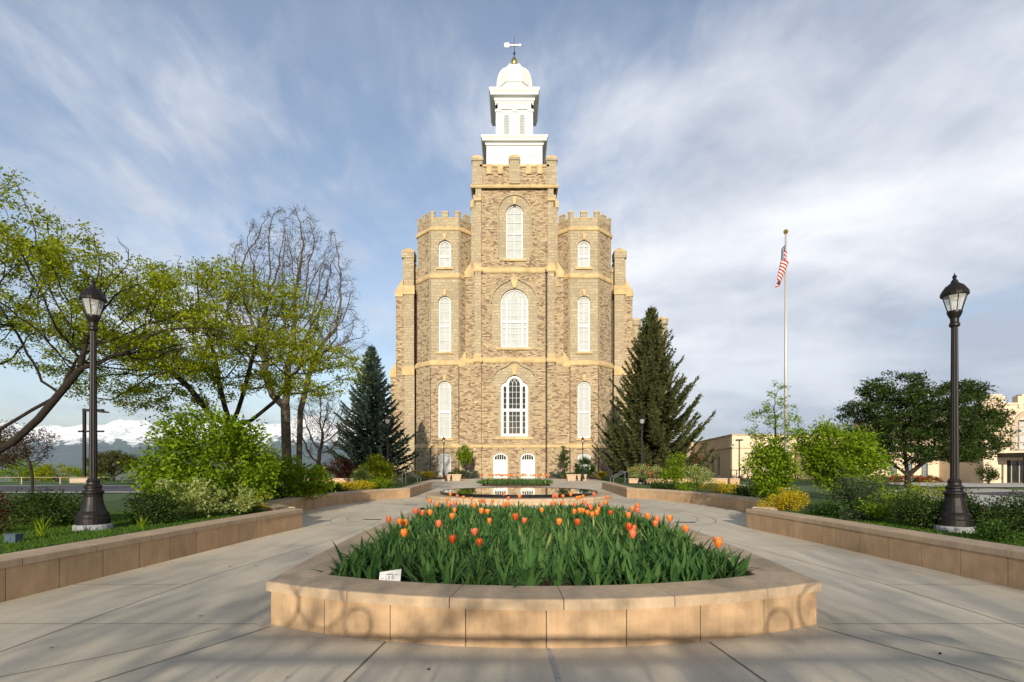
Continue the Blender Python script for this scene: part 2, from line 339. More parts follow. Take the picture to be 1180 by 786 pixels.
def thing(name, label, cat, loc, group=None):
    o = bpy.data.objects.new(name, None); col.objects.link(o); o.location = loc; OFF[o.name] = tuple(loc); o.empty_display_size = .2
    return tag(o, label, cat, group)
def copy_tree(o, parent=None):
    c = o.copy(); col.objects.link(c)
    if parent is not None: c.parent = parent
    for ch in list(o.children): copy_tree(ch, c)
    return c
def structure(name, mb, mat, uv=False, smooth=False):
    return tag(build(name, mb, mat, uv=uv, smooth=smooth), None, None, kind='structure')
def gx(px, Y): return (px-CX)*Y/F_PX+CAMX          # metres across for a thing standing Y metres away
def gz(py, Y): return EYE+(CV-py)*Y/F_PX

# plan-path sweep: profile (d outward, z); path in plan, outward = right-hand (-Y for a path running +X)
def miters(path, closed=False):
    P = [Vector(p) for p in path]; N = len(P); out = []
    for i in range(N):
        if closed: a, b, c = P[i-1], P[i], P[(i+1) % N]
        else: a, b, c = P[max(i-1, 0)], P[i], P[min(i+1, N-1)]
        d1 = (b-a); d2 = (c-b)
        if d1.length < 1e-9: d1 = d2
        if d2.length < 1e-9: d2 = d1
        d1.normalize(); d2.normalize(); n1 = Vector((d1.y, -d1.x)); n2 = Vector((d2.y, -d2.x)); m = n1+n2; m.normalize()
        out.append(m/max(.35, m.dot(n1)))
    return out
def sweep(mb, path, prof, closed=False, seg=None, gap=0, start=0.):
    P = [Vector(p) for p in path]; Mi = miters(path, closed)
    if closed: P = P+[P[0]]; Mi = Mi+[Mi[0]]
    S = [0]
    for i in range(1, len(P)): S.append(S[-1]+(P[i]-P[i-1]).length)
    def at(s):
        for i in range(1, len(S)):
            if s <= S[i]+1e-9:
                t = (s-S[i-1])/max(1e-9, S[i]-S[i-1]); return P[i-1].lerp(P[i], t), Mi[i-1].lerp(Mi[i], t)
        return P[-1], Mi[-1]
    if seg is None: cuts = [(0, S[-1])]
    else:
        c = [0.]; x = start if start > 0 else seg
        while x < S[-1]-seg*.4: c.append(x); x += seg
        c.append(S[-1]); cuts = [(c[i]+gap/2, c[i+1]-gap/2) for i in range(len(c)-1)]
    K = len(prof)
    for (a, b) in cuts:
        ss = [a]+[s for s in S if a+1e-4 < s < b-1e-4]+[b]; vs = []; fs = []
        for s in ss:
            p, m = at(s)
            for (d, z) in prof: vs.append((p.x+m.x*d, p.y+m.y*d, z))
        for i in range(len(ss)-1):
            for k in range(K):
                k2 = (k+1) % K; fs.append((i*K+k, (i+1)*K+k, (i+1)*K+k2, i*K+k2))
        if not (closed and seg is None): fs.append(tuple(range(K))); fs.append(tuple((len(ss)-1)*K+k for k in range(K))[::-1])
        mb.add(vs, fs)
def spline(pts, n=8):
    out = []; P = [np.array(p, float) for p in pts]
    for i in range(len(P)-1):
        p0, p1, p2, p3 = P[max(i-1, 0)], P[i], P[i+1], P[min(i+2, len(P)-1)]
        for k in range(n):
            t = k/n; out.append(tuple(.5*((2*p1)+(-p0+p2)*t+(2*p0-5*p1+4*p2-p3)*t*t+(-p0+3*p1-3*p2+p3)*t**3)))
    out.append(tuple(P[-1])); return out
# facade frame
class Fr:
    def __init__(s, ox, oy, tx=1, ty=0): s.o = (ox, oy); s.t = (tx, ty); s.n = (ty, -tx)
    def p(s, u, z, d): return (s.o[0]+s.t[0]*u+s.n[0]*d, s.o[1]+s.t[1]*u+s.n[1]*d, z)
def fbox(mb, F, u0, u1, z0, z1, d0, d1):
    c = [F.p(u, z, d) for (u, z, d) in ((u0,z0,d1),(u1,z0,d1),(u1,z0,d0),(u0,z0,d0),(u0,z1,d1),(u1,z1,d1),(u1,z1,d0),(u0,z1,d0))]
    mb.add(c, [(0,3,2,1),(4,5,6,7),(0,1,5,4),(1,2,6,5),(2,3,7,6),(3,0,4,7)])
def extr(mb, F, outer, holes, d0, d1):
    loops = [outer]+list(holes); flat = [p for l in loops for p in l]
    tris = tessellate_polygon([[Vector((p[0], p[1], 0)) for p in l] for l in loops])
    fr_ = [F.p(p[0], p[1], d1) for p in flat]; bk = [F.p(p[0], p[1], d0) for p in flat]; n = len(flat); fs = []
    for t in tris:
        a, b, c = [flat[i] for i in t]
        ar = (b[0]-a[0])*(c[1]-a[1])-(c[0]-a[0])*(b[1]-a[1])
        fs.append(tuple(t) if ar > 0 else tuple(t)[::-1])
    o = 0
    for li, l in enumerate(loops):
        k = len(l); ar = sum(l[i][0]*l[(i+1) % k][1]-l[(i+1) % k][0]*l[i][1] for i in range(k))
        for i in range(k):
            j = (i+1) % k; q = (o+i, n+o+i, n+o+j, o+j)
            if (ar > 0) != (li == 0): q = q[::-1]
            fs.append(q)
        o += k
    mb.add(fr_+bk, fs)
def arch(cx, w, z0, zs, rise=None, n=12):
    h = w/2; r = h if rise is None else rise
    return [(cx-h, z0), (cx+h, z0)]+[(cx+h*math.cos(math.pi*k/n), zs+r*math.sin(math.pi*k/n)) for k in range(n+1)]

# ---------------------------------------------------------------- ground, paving, roads, land
def ground():
    mb = MB(); rs = [0, 20, 45, 70, 110, 200, 350, 600, 1200, 2500, 5000, 9000, 14000, 20000, 30000]; n = 48
    def zf(r):
        if r <= 70: return -.03
        t = min(1, (r-70)/600); return -.03-70*(t*t*(3-2*t))
    mb.v.append((0, 0, -.03))
    for r in rs[1:]:
        for k in range(n): a = 2*math.pi*k/n; mb.v.append((r*math.cos(a), r*math.sin(a), zf(r) if math.sin(a)*r > -60 or r < 80 else zf(r)))
    for k in range(n): mb.f.append((0, 1+k, 1+(k+1) % n))
    for i in range(len(rs)-2):
        for k in range(n): a = 1+i*n+k; b = 1+i*n+(k+1) % n; mb.f.append((a, a+n, b+n, b))
    structure('ground', mb, 'land', smooth=True)
ground()
def sheet(name, pts, z, mat):
    mb = MB(); mb.add([(x, y, z) for x, y in pts], [tuple(range(len(pts)))]); return structure(name, mb, mat)
sheet('plaza', [(-12.5,-14),(12.5,-14),(12.5,33),(18.5,33.5),(18.5,41),(9,42.8),(9,57),(14,57),(14,62.6),(-14,62.6),(-14,57),(-9,57),(-9,42.8),(-18.5,41),(-18.5,33.5),(-12.5,33)], 0, 'paving')
# saw-cut and expansion joints
def strip(mb, pts, w, z=.004):
    P = [Vector(p) for p in pts]; Mi = miters(pts)
    vs = []
    for p, m in zip(P, Mi): vs += [(p.x+m.x*w/2, p.y+m.y*w/2, z), (p.x-m.x*w/2, p.y-m.y*w/2, z)]
    mb.add(vs, [(2*i, 2*i+1, 2*i+3, 2*i+2) for i in range(len(P)-1)])
jm = MB()
for s in (-1, 1):
    strip(jm, spline([(s*4.42, -3), (s*4.42, 3), (s*4.42, 6.5), (s*4.2, 8.6), (s*3.95, 10.5), (s*3.9, 12.6), (s*3.9, 14)], 6), .009)
    strip(jm, spline([(s*3.0, 4.72), (s*3.25, 4.35), (s*3.6, 3.95), (s*4.42, 3.3), (s*6.6, 2.2)], 5), .009)
    strip(jm, [(s*2.55, 4.78), (s*3.18, 3.56), (s*4.3, 1.2)], .011)
    strip(jm, [(s*1.38, 4.36), (s*1.47, 3.5), (s*1.8, .4)], .014)
    strip(jm, [(s*2.72, 4.86), (s*6.2, 4.86)], .008, .005); strip(jm, [(s*4.42, 6.47), (s*6.1, 6.47)], .008, .005); strip(jm, [(s*4.1, 9.6), (s*6.0, 9.6)], .008, .005)
    for y in (18.6,): strip(jm, [(s*4.3, y), (s*7.3, y)], .008, .005)
    for y in (27, 30.5, 34, 38, 42, 46, 50, 54): strip(jm, [(s*1.2, y), (s*5.6, y)], .012, .005)
    for rr in (.95, 1.35):
        strip(jm, [(s*(4.15+rr*math.cos(a)), 15.4+1.9*rr*math.sin(a)) for a in [R(-95+190*k/18) for k in range(19)]], .014, .0055)
structure('pavement_joint', jm, 'joint')
jw = MB(); strip(jw, [(0, 4.2), (.03, 3.5), (.1, .3)], .034, .0045); structure('expansion_joint', jw, 'caulk')
jr = MB()
for r in (5.3, 7.0): strip(jr, [(r*math.cos(a), 23.5+r*math.sin(a)) for a in [2*math.pi*k/48 for k in range(49)] if not (abs(r*math.cos(a)) < 2.9 and math.sin(a) < 0)], .012, .0056)
structure('pavement_joint_ring', jr, 'joint')
# slot drains in the floor
for i, (x, y, w) in enumerate([(-4.2, 14.3, .5), (-4.15, 19.6, .5), (4.3, 13.6, .55), (-.9, 31, .5), (-3.6, 21.5, .4)]):
    mb = MB(); mb.box(-w/2, w/2, -.06, .06, 0, .006)
    for k in range(9): mb.box(-w/2+.02+k*(w-.04)/9, -w/2+.02+k*(w-.04)/9+.012, -.05, .05, .006, .01)
    tag(build('slot_drain', mb, 'iron', loc=(x, y, .003), local=True), ['dark slot drain at the near end of the left curved floor joints', 'dark slot drain at the far end of the left curved floor joints',
        'dark slot drain in the floor beside the curved joints on the right', 'small slot drain in the paving behind the round pool', 'small slot drain in the paving left of the round pool'][i], 'drain')
# left side: lawn path, road
def band(name, x0, x1, y0a, y1a, y0b, y1b, z, mat): sheet(name, [(x0, y0a), (x1, y0b), (x1, y1b), (x0, y1a)], z, mat)
band('road', -140, -15.5, 23.5, 34, 30, 39.5, .012, 'asphalt')
band('road_kerb_near', -140, -15.5, 22.6, 23.5, 28.9, 30, .02, 'kerb')
band('road_kerb_far', -140, -15.5, 34, 34.6, 39.5, 40.1, .02, 'kerb')
band('footpath', -60, -15.5, 17.6, 18.9, 18.6, 19.6, .01, 'kerb')
# right side: driveway
sheet('driveway', [(15.5, 19.5), (90, 19.5), (90, 30.5), (31, 30.5), (24, 28), (15.5, 25)], .012, 'asphalt')
sheet('driveway_apron', [(13.5, 14.5), (17, 12.5), (24, 19), (24, 28), (31, 30.5), (31, 33.5), (22, 31.5), (13.5, 25)], .016, 'kerb')
band('driveway_kerb', 31, 90, 30.5, 31.2, 30.5, 31.2, .03, 'kerb')
sheet('forecourt', [(30, 36), (90, 33), (90, 46), (30, 46)], .02, 'kerb')
# planting beds
def bed(name, poly, z, mat='lawn', slope=1.6):
    mb = MB(); n = len(poly); cx = sum(p[0] for p in poly)/n; cy = sum(p[1] for p in poly)/n
    mb.add([(x, y, z) for x, y in poly], [tuple(range(n))])
    return structure(name, mb, mat)

# ---------------------------------------------------------------- seat walls
def wall_prof(w, h, c): 
    return ([(0,0),(0,h-c-.004),(-w,h-c-.004),(-w,0)],
            [(.035,h-c),(.035,h-.018),(.03,h-.006),(.018,h),(-w+.0,h),(-w-.012,h-.006),(-w-.015,h-.02),(-w-.015,h-c)],
            [(-.01,0),(-.01,h-.03),(-w+.01,h-.03),(-w+.01,0)])
def seat_wall(label, path, h=.46, c=.09, w=.42, closed=False, bl=.62, cl=.95, group='low buff stone walls round the plaza', name='garden_wall', z0=0):
    x, y = path[0]; t = thing(name, label, 'wall', (x, y, 0), group)
    pa, pb, pc = wall_prof(w, h, c)
    a = MB(); sweep(a, path, pa, closed, bl, .009); build('wall_block', a, 'block', t)
    b = MB(); sweep(b, path, pb, closed, cl, .008); build('coping', b, 'coping', t)
    m = MB(); sweep(m, path, pc, closed); build('mortar_core', m, 'mortar', t)
    return t
WL = [(6.75,-6),(6.6,1),(6.45,4),(6.3,6.05),(6.17,8),(6.03,10.4),(5.82,12.5)]
AL = [(6.15,12.75),(7.1,13.9),(7.6,15.6),(7.7,17.5),(7.45,19.6),(7.0,21.4),(6.35,23.1),(5.55,24.3)]
ST = [(5.55,24.3),(5.75,28),(5.92,33)]
wa = spline(WL, 4); al = spline(AL, 6)
# outward (plaza side) is the right hand of the path: for the left walls run from far to near
def mirror(p): return [(-x, y) for x, y in p]
seat_wall('long low stone wall with buff coping at the near left edge of the plaza', mirror(wa)[::-1])
seat_wall('long low stone wall with buff coping at the near right edge of the plaza', wa)
seat_wall('curved low stone wall sweeping round the alcove left of the pool', mirror(al+ST[1:])[::-1], cl=1.2)
seat_wall('curved low stone wall sweeping round the alcove right of the pool', al+ST[1:], cl=1.2)
seat_wall('straight low stone wall beneath the blue spruce left of the temple', [(-18, 41.6), (-9.3, 41.6)], h=.50, cl=1.2)
seat_wall('straight low stone wall beneath the tall spruce right of the temple', [(9.2, 41.6), (18.2, 41.6)], h=.50, cl=1.2)
bedL = [(-x-.38, y) for x, y in wa]+[(-x-.3, y) for x, y in al[1:]+ST[1:]]+[(-12.6, 33), (-13.2, 14), (-13, -6)]
bed('planting_bed_left', bedL, .39); bed('planting_bed_right', [(-x, y) for x, y in bedL][::-1], .39)
for s in (-1, 1):
    mb = MB(); e = [(s*12.6, 33), (s*13.2, 14), (s*13, -6)]; e2 = [(s*15.5, 34), (s*15.4, 14), (s*15.2, -6)]
    mb.add([(x, y, .39) for x, y in e]+[(x, y, .005) for x, y in e2], [(0, 1, 4, 3), (1, 2, 5, 4)]); structure('lawn_bank', mb, 'lawn')
    mb = MB(); mb.box(min(s*18, s*9.3), max(s*18, s*9.3), 42.02, 55, .0, .42); structure('spruce_bed', mb, 'lawn')
    mb = MB(); mb.box(min(s*14.5, s*5.3), max(s*14.5, s*5.3), 58.6, 62.4, .0, .12); structure('foundation_bed', mb, 'soil')

# ---------------------------------------------------------------- front planter
def planter_path(grow=0):
    Rr = 5.48; cy = 4.21+Rr; pts = []
    a0 = math.asin(2.59/Rr)
    for k in range(15):
        a = -a0+2*a0*k/14; pts.append((Rr*math.sin(a), cy-Rr*math.cos(a)))
    pts += [(2.68, 6.2), (2.74, 8), (2.74, 10.5), (2.66, 13.4)]
    back = [(2.66*math.cos(math.pi*k/8), 13.4-.35*math.sin(math.pi*k/8)) for k in range(1, 8)]
    pts += back+[(-2.66, 13.4), (-2.74, 10.5), (-2.74, 8), (-2.68, 6.2)]
    return pts
PP = planter_path()
pl = seat_wall('curved buff stone planter in front filled with orange tulips', PP, h=.41, c=.09, w=.44, closed=True, bl=.67, cl=.94, group='x', name='tulip_planter')
del pl['group']; pl['category'] = 'planter'
def inner(path, w):
    return [(p[0]-m.x*w, p[1]-m.y*w) for p, m in zip(path, miters(path, True))]
mb = MB(); ip = inner(PP, .45)
gxs = np.linspace(-2.6, 2.6, 60); gys = np.linspace(4.3, 13.6, 100); vid = {}
from mathutils.geometry import intersect_point_line
def inside(x, y, poly):
    c = False; j = len(poly)-1
    for i in range(len(poly)):
        xi, yi = poly[i]; xj, yj = poly[j]
        if (yi > y) != (yj > y) and x < (xj-xi)*(y-yi)/(yj-yi)+xi: c = not c
        j = i
    return c
ip2 = inner(PP, .40)
V = [(x, y, .27+.03*math.sin(x*5+y*3)*math.sin(y*4.3)+.018*random.random()) for y in gys for x in gxs]
Fc = []
for j in range(99):
    for i in range(59):
        if inside((gxs[i]+gxs[i+1])/2, (gys[j]+gys[j+1])/2, ip2): a = j*60+i; Fc.append((a, a+1, a+61, a+60))
mb.add(V, Fc); build('soil', mb, 'soil', pl, smooth=True)

# ---------------------------------------------------------------- round pool
pool = thing('reflecting_pool', 'round black granite pool of still water on a stone ring', 'pool', (0, 23.5, 0))
def circ(r, n=72): return [(r*math.cos(2*math.pi*k/n), 23.5+r*math.sin(2*math.pi*k/n)) for k in range(n)]
mb = MB(); sweep(mb, circ(4.2), [(0,0),(0,.14),(.03,.14),(.03,.235),(.02,.25),(-.62,.25),(-.62,0)], True, 1.4, .006); build('stone_ring', mb, 'coping', pool)
mb = MB(); sweep(mb, circ(3.58), [(0,.0),(0,.37),(-.008,.378),(-.06,.378),(-.06,.0)], True); build('granite_bowl', mb, 'gran', pool)
mb = MB(); mb.lathe([(3.53,.30),(3.53,.365)], (0, 23.5, 0), 72); build('water', mb, 'water', pool)

# ---------------------------------------------------------------- temple
T = thing('temple', 'tall rubble stone temple with white cupola, battlements and octagonal towers', 'temple', (0, 66, 0))
F0 = Fr(0, 62.35)                                   # central wall plane
PI_, PO = 4.03, 4.84
def hole_only(mb, F, u0, u1, z0, z1, holes, d0, d1): extr(mb, F, [(u0,z0),(u1,z0),(u1,z1),(u0,z1)], holes, d0, d1)
doors = [arch(c, 1.72, .0, 2.55, .55, 8) for c in (-1.72, 1.62)]
W1c = [(-1.66, 5.1), (1.66, 5.1), (1.66, 11.1)]+[(1.66-.5+.5*math.cos(a), 11.1+.55*math.sin(a)) for a in [R(15*k) for k in range(1, 6)]]+[(1.02, 11.75)]+[(1.0*math.cos(a), 11.6+.95*math.sin(a)) for a in [R(20+14*k) for k in range(0, 11)]]+[(-1.02, 11.75)]+[(-1.16-.5*math.cos(R(15*k)), 11.1+.55*math.sin(R(15*k))) for k in range(5, 0, -1)]+[(-1.66, 11.1)]
W2 = arch(0, 3.36, 15.95, 21.4, 1.68, 16)
W3 = arch(0, 2.06, 26.75, 32.3, 1.03, 14)
# three stacked sheets of wall so each has modest triangulation
mb = MB()
hole_only(mb, F0, -PI_-.1, PI_+.1, 0, 3.9, doors, -.45, 0)
hole_only(mb, F0, -PI_-.1, PI_+.1, 3.9, 14.6, [W1c], -.45, 0)
hole_only(mb, F0, -PI_-.1, PI_+.1, 14.6, 25.3, [W2], -.45, 0)
hole_only(mb, F0, -PI_-.1, PI_+.1, 25.3, 37.3, [W3], -.45, 0)
mb.box(-4.1, 4.1, 62.82, 72, 0, 37.2)
build('tower_wall', mb, 'rubble', T, uv=True)
# ashlar surrounds
def surround(F, hole, outer, d=.05, name='window_surround'):
    m = MB(); extr(m, F, outer, [hole], -.02, d); return build(name, m, 'ashlar', T, uv=True)
surround(F0, W3, arch(0, 3.75, 26.5, 32.5, 1.9, 16)); surround(F0, W2, arch(0, 5.5, 15.7, 21.3, 2.75, 18))
surround(F0, W1c, [(-1.95,5.0),(1.95,5.0),(1.95,10.5),(2.62,11.5),(2.62,12.0),(2.1,13.0),(1.1,13.45),(.35,13.9),(-.35,13.9),(-1.1,13.45),(-2.1,13.0),(-2.62,12.0),(-2.62,11.5),(-1.95,10.5)])
for cx, dh in zip((-1.72, 1.62), doors):
    surround(F0, dh, arch(cx, 2.15, -.01, 2.55, .82, 10), name='door_surround')
def arcband(F, pts, w, d0, d1, mat='ashlar', name='hood_mould'):
    """band following the open outline pts (u,z), w wide outside it"""
    Mi = miters(pts); out = [(p[0]+m.x*w, p[1]+m.y*w) for p, m in zip(pts, Mi)]
    m = MB(); extr(m, F, list(pts)+out[::-1], [], d0, d1); return build(name, m, mat, T, uv=True)
def semi(cx, r, zs, rz, leg=0, n=20, bumpy=0):
    P = [(cx+r*math.cos(math.pi*k/n), zs+rz*math.sin(math.pi*k/n)) for k in range(n+1)]
    if bumpy: P = [(u, z+bumpy*math.exp(-((u-cx)/.42)**2)) for u, z in P]
    if leg: P = [(cx+r, leg)]+P+[(cx-r, leg)]
    return P
arcband(F0, semi(0, 1.92, 32.5, 1.92, 26.8), .16, 0, .2)
arcband(F0, semi(0, 2.76, 21.3, 2.72, 0, bumpy=.55), .17, 0, .24)
arcband(F0, [(2.66,11.9),(2.5,12.5),(2.1,13.05),(1.5,13.35),(.95,13.6),(.5,13.98),(.2,14.12),(-.2,14.12),(-.5,13.98),(-.95,13.6),(-1.5,13.35),(-2.1,13.05),(-2.5,12.5),(-2.66,11.9)], .15, 0, .22)
def keystone(F, u, z0, z1, w0, w1, d=.28):
    m = MB(); extr(m, F, [(u-w0/2,z0),(u+w0/2,z0),(u+w1/2*.9,z0+(z1-z0)*.55),(u+w1/2,z0+(z1-z0)*.62),(u+w1/2,z1-.1),(u+w1*.3,z1),(u-w1*.3,z1),(u-w1/2,z1-.1),(u-w1/2,z0+(z1-z0)*.62),(u-w1/2*.9,z0+(z1-z0)*.55)], [], 0, d); return build('keystone', m, 'trim', T)
keystone(F0, 0, 33.3, 34.25, .3, .42); keystone(F0, 0, 23.15, 24.5, .35, .85); keystone(F0, 0, 12.6, 13.75, .35, .75)
# windows -----------------------------------------------------------
def win(F, cx, w, z0, zs, rise, cols_, rows, dark=False, fw=.13, trans=None, name='window', mw=.045, tracery=True, dd=-.28, sill=None):
    rz = w/2 if rise is None else rise
    m = MB(); o = arch(cx, w, z0, zs, rise, 14); i_ = arch(cx, w-2*fw, z0+fw, zs, max(.05, rz-fw), 14)
    extr(m, F, o, [i_], dd-.06, dd+.08)
    iw = w-2*fw
    def top(u):
        q = (u-cx)/(iw/2); return zs+max(.05, rz-fw)*math.sqrt(max(0, 1-q*q))
    for k in range(1, cols_):
        u = cx-iw/2+iw*k/cols_; fbox(m, F, u-mw/2, u+mw/2, z0+fw, (top(u) if not tracery else zs+.1), dd-.01, dd+.035)
    H = zs-z0-fw
    for k in range(1, rows+1):
        z = z0+fw+H*k/rows; fbox(m, F, cx-iw/2, cx+iw/2, z-mw/2, z+mw/2, dd-.012, dd+.032)
    if trans:
        for z in trans: fbox(m, F, cx-iw/2-.01, cx+iw/2+.01, z-.13, z+.13, dd-.02, dd+.07)
    if tracery and cols_ > 1:   # pointed intersecting bars in the head
        for k in range(cols_):
            ua = cx-iw/2+iw*k/cols_
            for sgn in (1, -1):
                a = ua if sgn > 0 else ua+iw/cols_
                pts = []
                for q in range(7):
                    th = R(0+11*q); u = a+sgn*(iw*.62)*(1-math.cos(th)); z = zs+iw*.62*math.sin(th)
                    if abs(u-cx) < iw/2 and z < top(u): pts.append((u, z))
                for q in range(len(pts)-1):
                    (u0, za), (u1, zb) = pts[q], pts[q+1]; L_ = math.hypot(u1-u0, zb-za); nx, nz = -(zb-za)/L_*mw/2, (u1-u0)/L_*mw/2
                    extr(m, F, [(u0-nx, za-nz), (u1-nx, zb-nz), (u1+nx, zb+nz), (u0+nx, za+nz)], [], dd-.01, dd+.03)
    fo = build(name, m, 'paint', T)
    g = MB(); extr(g, F, arch(cx, w-.04, z0+.02, zs, rz-.02, 14), [], dd-.09, dd-.05); build('pane', g, 'dark_glass' if dark else 'pane', fo)
    if sill:
        s = MB(); fbox(s, F, cx-w/2-sill, cx+w/2+sill, z0-.32, z0-.05, -.2, .2); build('sill', s, 'trim', fo)
    return fo
win(F0, 0, 2.06, 26.75, 32.3, 1.03, 2, 5, trans=[29.9], sill=.4)
w2 = win(F0, 0, 3.36, 15.95, 21.4, 1.68, 3, 7, trans=[19.1], fw=.16, sill=.55, mw=.06)
m = MB()
for u in (-.95, .95): fbox(m, F0, u-.11, u+.11, 16.1, 21.9, -.29, -.17)
build('mullion', m, 'paint', w2)
# ground-floor three-light window with dark panes
m = MB(); ctr = arch(0, 1.35, 5.45, 11.55, .67, 12)
def sl(s): return [(min(s*.98, s*1.33), 5.45), (max(s*.98, s*1.33), 5.45), (max(s*.98, s*1.33), 11.1), (s*1.155, 11.28), (min(s*.98, s*1.33), 11.1)]
extr(m, F0, W1c, [ctr, sl(-1), sl(1)], -.38, -.2)
for k in range(1, 3): u = -.675+1.35*k/3; fbox(m, F0, u-.022, u+.022, 5.45, 11.6, -.33, -.27)
for k in range(1, 9):
    z = 5.45+6.1*k/8.4
    if k == 4: continue
    fbox(m, F0, -.675, .675, z-.022, z+.022, -.33, -.275); [fbox(m, F0, min(s*.98, s*1.33), max(s*.98, s*1.33), z-.022, z+.022, -.33, -.275) for s in (-1, 1)]
fbox(m, F0, -1.5, 1.5, 8.15, 8.5, -.34, -.18)
for c0 in (-.675, -.225, .225):
    for sgn in (1, -1):
        a = c0 if sgn > 0 else c0+.45; pts = []
        for q in range(7):
            th = R(12*q); u = a+sgn*.8*(1-math.cos(th)); z = 11.45+.8*math.sin(th)
            if abs(u) < .67 and z < 11.55+.67*math.sqrt(max(0, 1-(u/.675)**2)): pts.append((u, z))
        for q in range(len(pts)-1):
            (u0, za), (u1, zb) = pts[q], pts[q+1]; L_ = math.hypot(u1-u0, zb-za); nx, nz = -(zb-za)/L_*.022, (u1-u0)/L_*.022
            extr(m, F0, [(u0-nx, za-nz), (u1-nx, zb-nz), (u1+nx, zb+nz), (u0+nx, za+nz)], [], -.33, -.28)
w1 = build('window', m, 'paint', T); g = MB(); fbox(g, F0, -1.5, 1.5, 5.3, 12.2, -.44, -.36); build('pane', g, 'dark_glass', w1)
s_ = MB(); fbox(s_, F0, -2.2, 2.2, 4.72, 5.05, -.2, .2); build('sill', s_, 'trim', w1)
for cx in (-1.72, 1.62):
    m = MB(); o = arch(cx, 1.72, 0, 2.55, .55, 8); i_ = arch(cx, 1.36, .02, 2.5, .4, 8); extr(m, F0, o, [i_], -.3, -.12)
    fbox(m, F0, cx-.68, cx+.68, 2.12, 2.28, -.3, -.14)
    for k in range(1, 5): u = cx-.68+1.36*k/5; fbox(m, F0, u-.03, u+.03, 2.28, 2.85, -.28, -.18)
    do = build('door', m, 'paint', T)
    g = MB(); fbox(g, F0, cx-.7, cx+.7, 2.2, 2.95, -.36, -.3); build('fanlight', g, 'dark_glass', do)
    g = MB(); fbox(g, F0, cx-.68, cx-.01, .02, 2.12, -.32, -.25); fbox(g, F0, cx+.01, cx+.68, .02, 2.12, -.32, -.25)
    for (a, b) in ((-.6, -.09), (.09, .6)):
        for (c, d) in ((.15, .8), (.95, 1.95)): extr(g, F0, [(cx+a,c),(cx+b,c),(cx+b,d),(cx+a,d)], [[(cx+a+.06,c+.06),(cx+b-.06,c+.06),(cx+b-.06,d-.06),(cx+a+.06,d-.06)]], -.25, -.225)
    build('door_leaf', g, 'paint', do)
    g = MB(); fbox(g, F0, cx+.05, cx+.08, .95, 1.15, -.25, -.2); build('handle', g, 'gold', do)
# pilasters (front buttresses) and stepped side buttresses
def pil(z0, z1, po, pi, fy):
    m = MB()
    for s in (-1, 1): m.box(min(s*pi, s*po), max(s*pi, s*po), fy, 62.9, z0, z1)
    return m
for (z0, z1, po, fy) in ((0, 14.4, 4.84, 61.9), (14.4, 25.3, 4.82, 62.0), (25.3, 36.9, 4.74, 62.06)):
    for s in (-1, 1):
        m = MB(); m.box(min(s*PI_, s*po), max(s*PI_, s*po), fy, 62.9, z0, z1); build('corner_buttress', m, 'ashlar' if z0 > 10 else 'rubble', T, uv=True)
SB = ((0, 14.4, 6.72, 62.75), (14.4, 25.4, 6.02, 62.85), (25.4, 34.0, 5.32, 62.95), (34.0, 36.9, 5.12, 63.0))
for (z0, z1, xo, fy) in SB:
    for s in (-1, 1):
        m = MB(); m.box(min(s*4.0, s*xo), max(s*4.0, s*xo), fy, 71.0, z0, z1); build('side_buttress', m, 'rubble' if z1 < 30 else 'ashlar', T, uv=True)
for i, (xo, xi, zb) in enumerate(((6.72, 6.02, 14.4), (6.02, 5.32, 25.4), (5.32, 5.12, 34.0))):
    for s in (-1, 1):
        m = MB(); fy = SB[i][3]-.1; up = (xo-xi)*1.7
        P = [(s*(xi-.06), zb-.75), (s*(xo+.1), zb-.75), (s*(xo+.1), zb-.1), (s*(xi-.06), zb+up)]
        if s < 0: P = P[::-1]
        extr(m, Fr(0, fy), P, [], -7.9, 0); build('weathered_cap', m, 'trim', T)
def cpath(po, so, fy, sy):
    return [(-so, 70.9), (-so, sy), (-po, sy), (-po, fy), (-PI_, fy), (-PI_, 62.35), (PI_, 62.35), (PI_, fy), (po, fy), (po, sy), (so, sy), (so, 70.9)]
def course(path, z, h, d, slope=.25, closed=False, mat='trim', name='string_course'):
    m = MB(); sweep(m, path, [(-.02, z), (d*.55, z), (d, z+h*.35), (d, z+h), (-.02, z+h+slope)], closed); return build(name, m, mat, T)
course(cpath(4.84, 6.72, 61.9, 62.75), 3.72, .3, .12, .1)
course(cpath(4.84, 6.1, 61.9, 62.85), 14.05, .45, .17, .25)
course(cpath(4.82, 5.4, 62.0, 62.95), 25.0, .45, .17, .25)
course([(-5.14, 71), (-5.14, 62.02), (5.14, 62.02), (5.14, 71)], 35.15, .35, .18, .1)
# small caps where the front buttresses step
for z in (14.15, 25.15, 33.6):
    for s in (-1, 1):
        m = MB(); a = PI_-.04; b = 4.88; f = {14.15: 61.86, 25.15: 61.96, 33.6: 62.0}[z]
        hh = .9 if z < 30 else .5
        m.add([(min(s*a, s*b), f-.12, z), (max(s*a, s*b), f-.12, z), (max(s*a, s*b), 62.8, z), (min(s*a, s*b), 62.8, z),
               (min(s*a, s*b), f-.12, z+hh*.6), (max(s*a, s*b), f-.12, z+hh*.6), (max(s*a, s*b), f+.22, z+hh+.2), (min(s*a, s*b), f+.22, z+hh+.2), (max(s*a, s*b), 62.8, z+hh+.2), (min(s*a, s*b), 62.8, z+hh+.2)],
              [(0,1,5,4), (4,5,6,7), (7,6,8,9), (0,4,7,9,3), (1,2,8,6,5), (0,3,2,1)]); build('buttress_cap', m, 'trim', T)
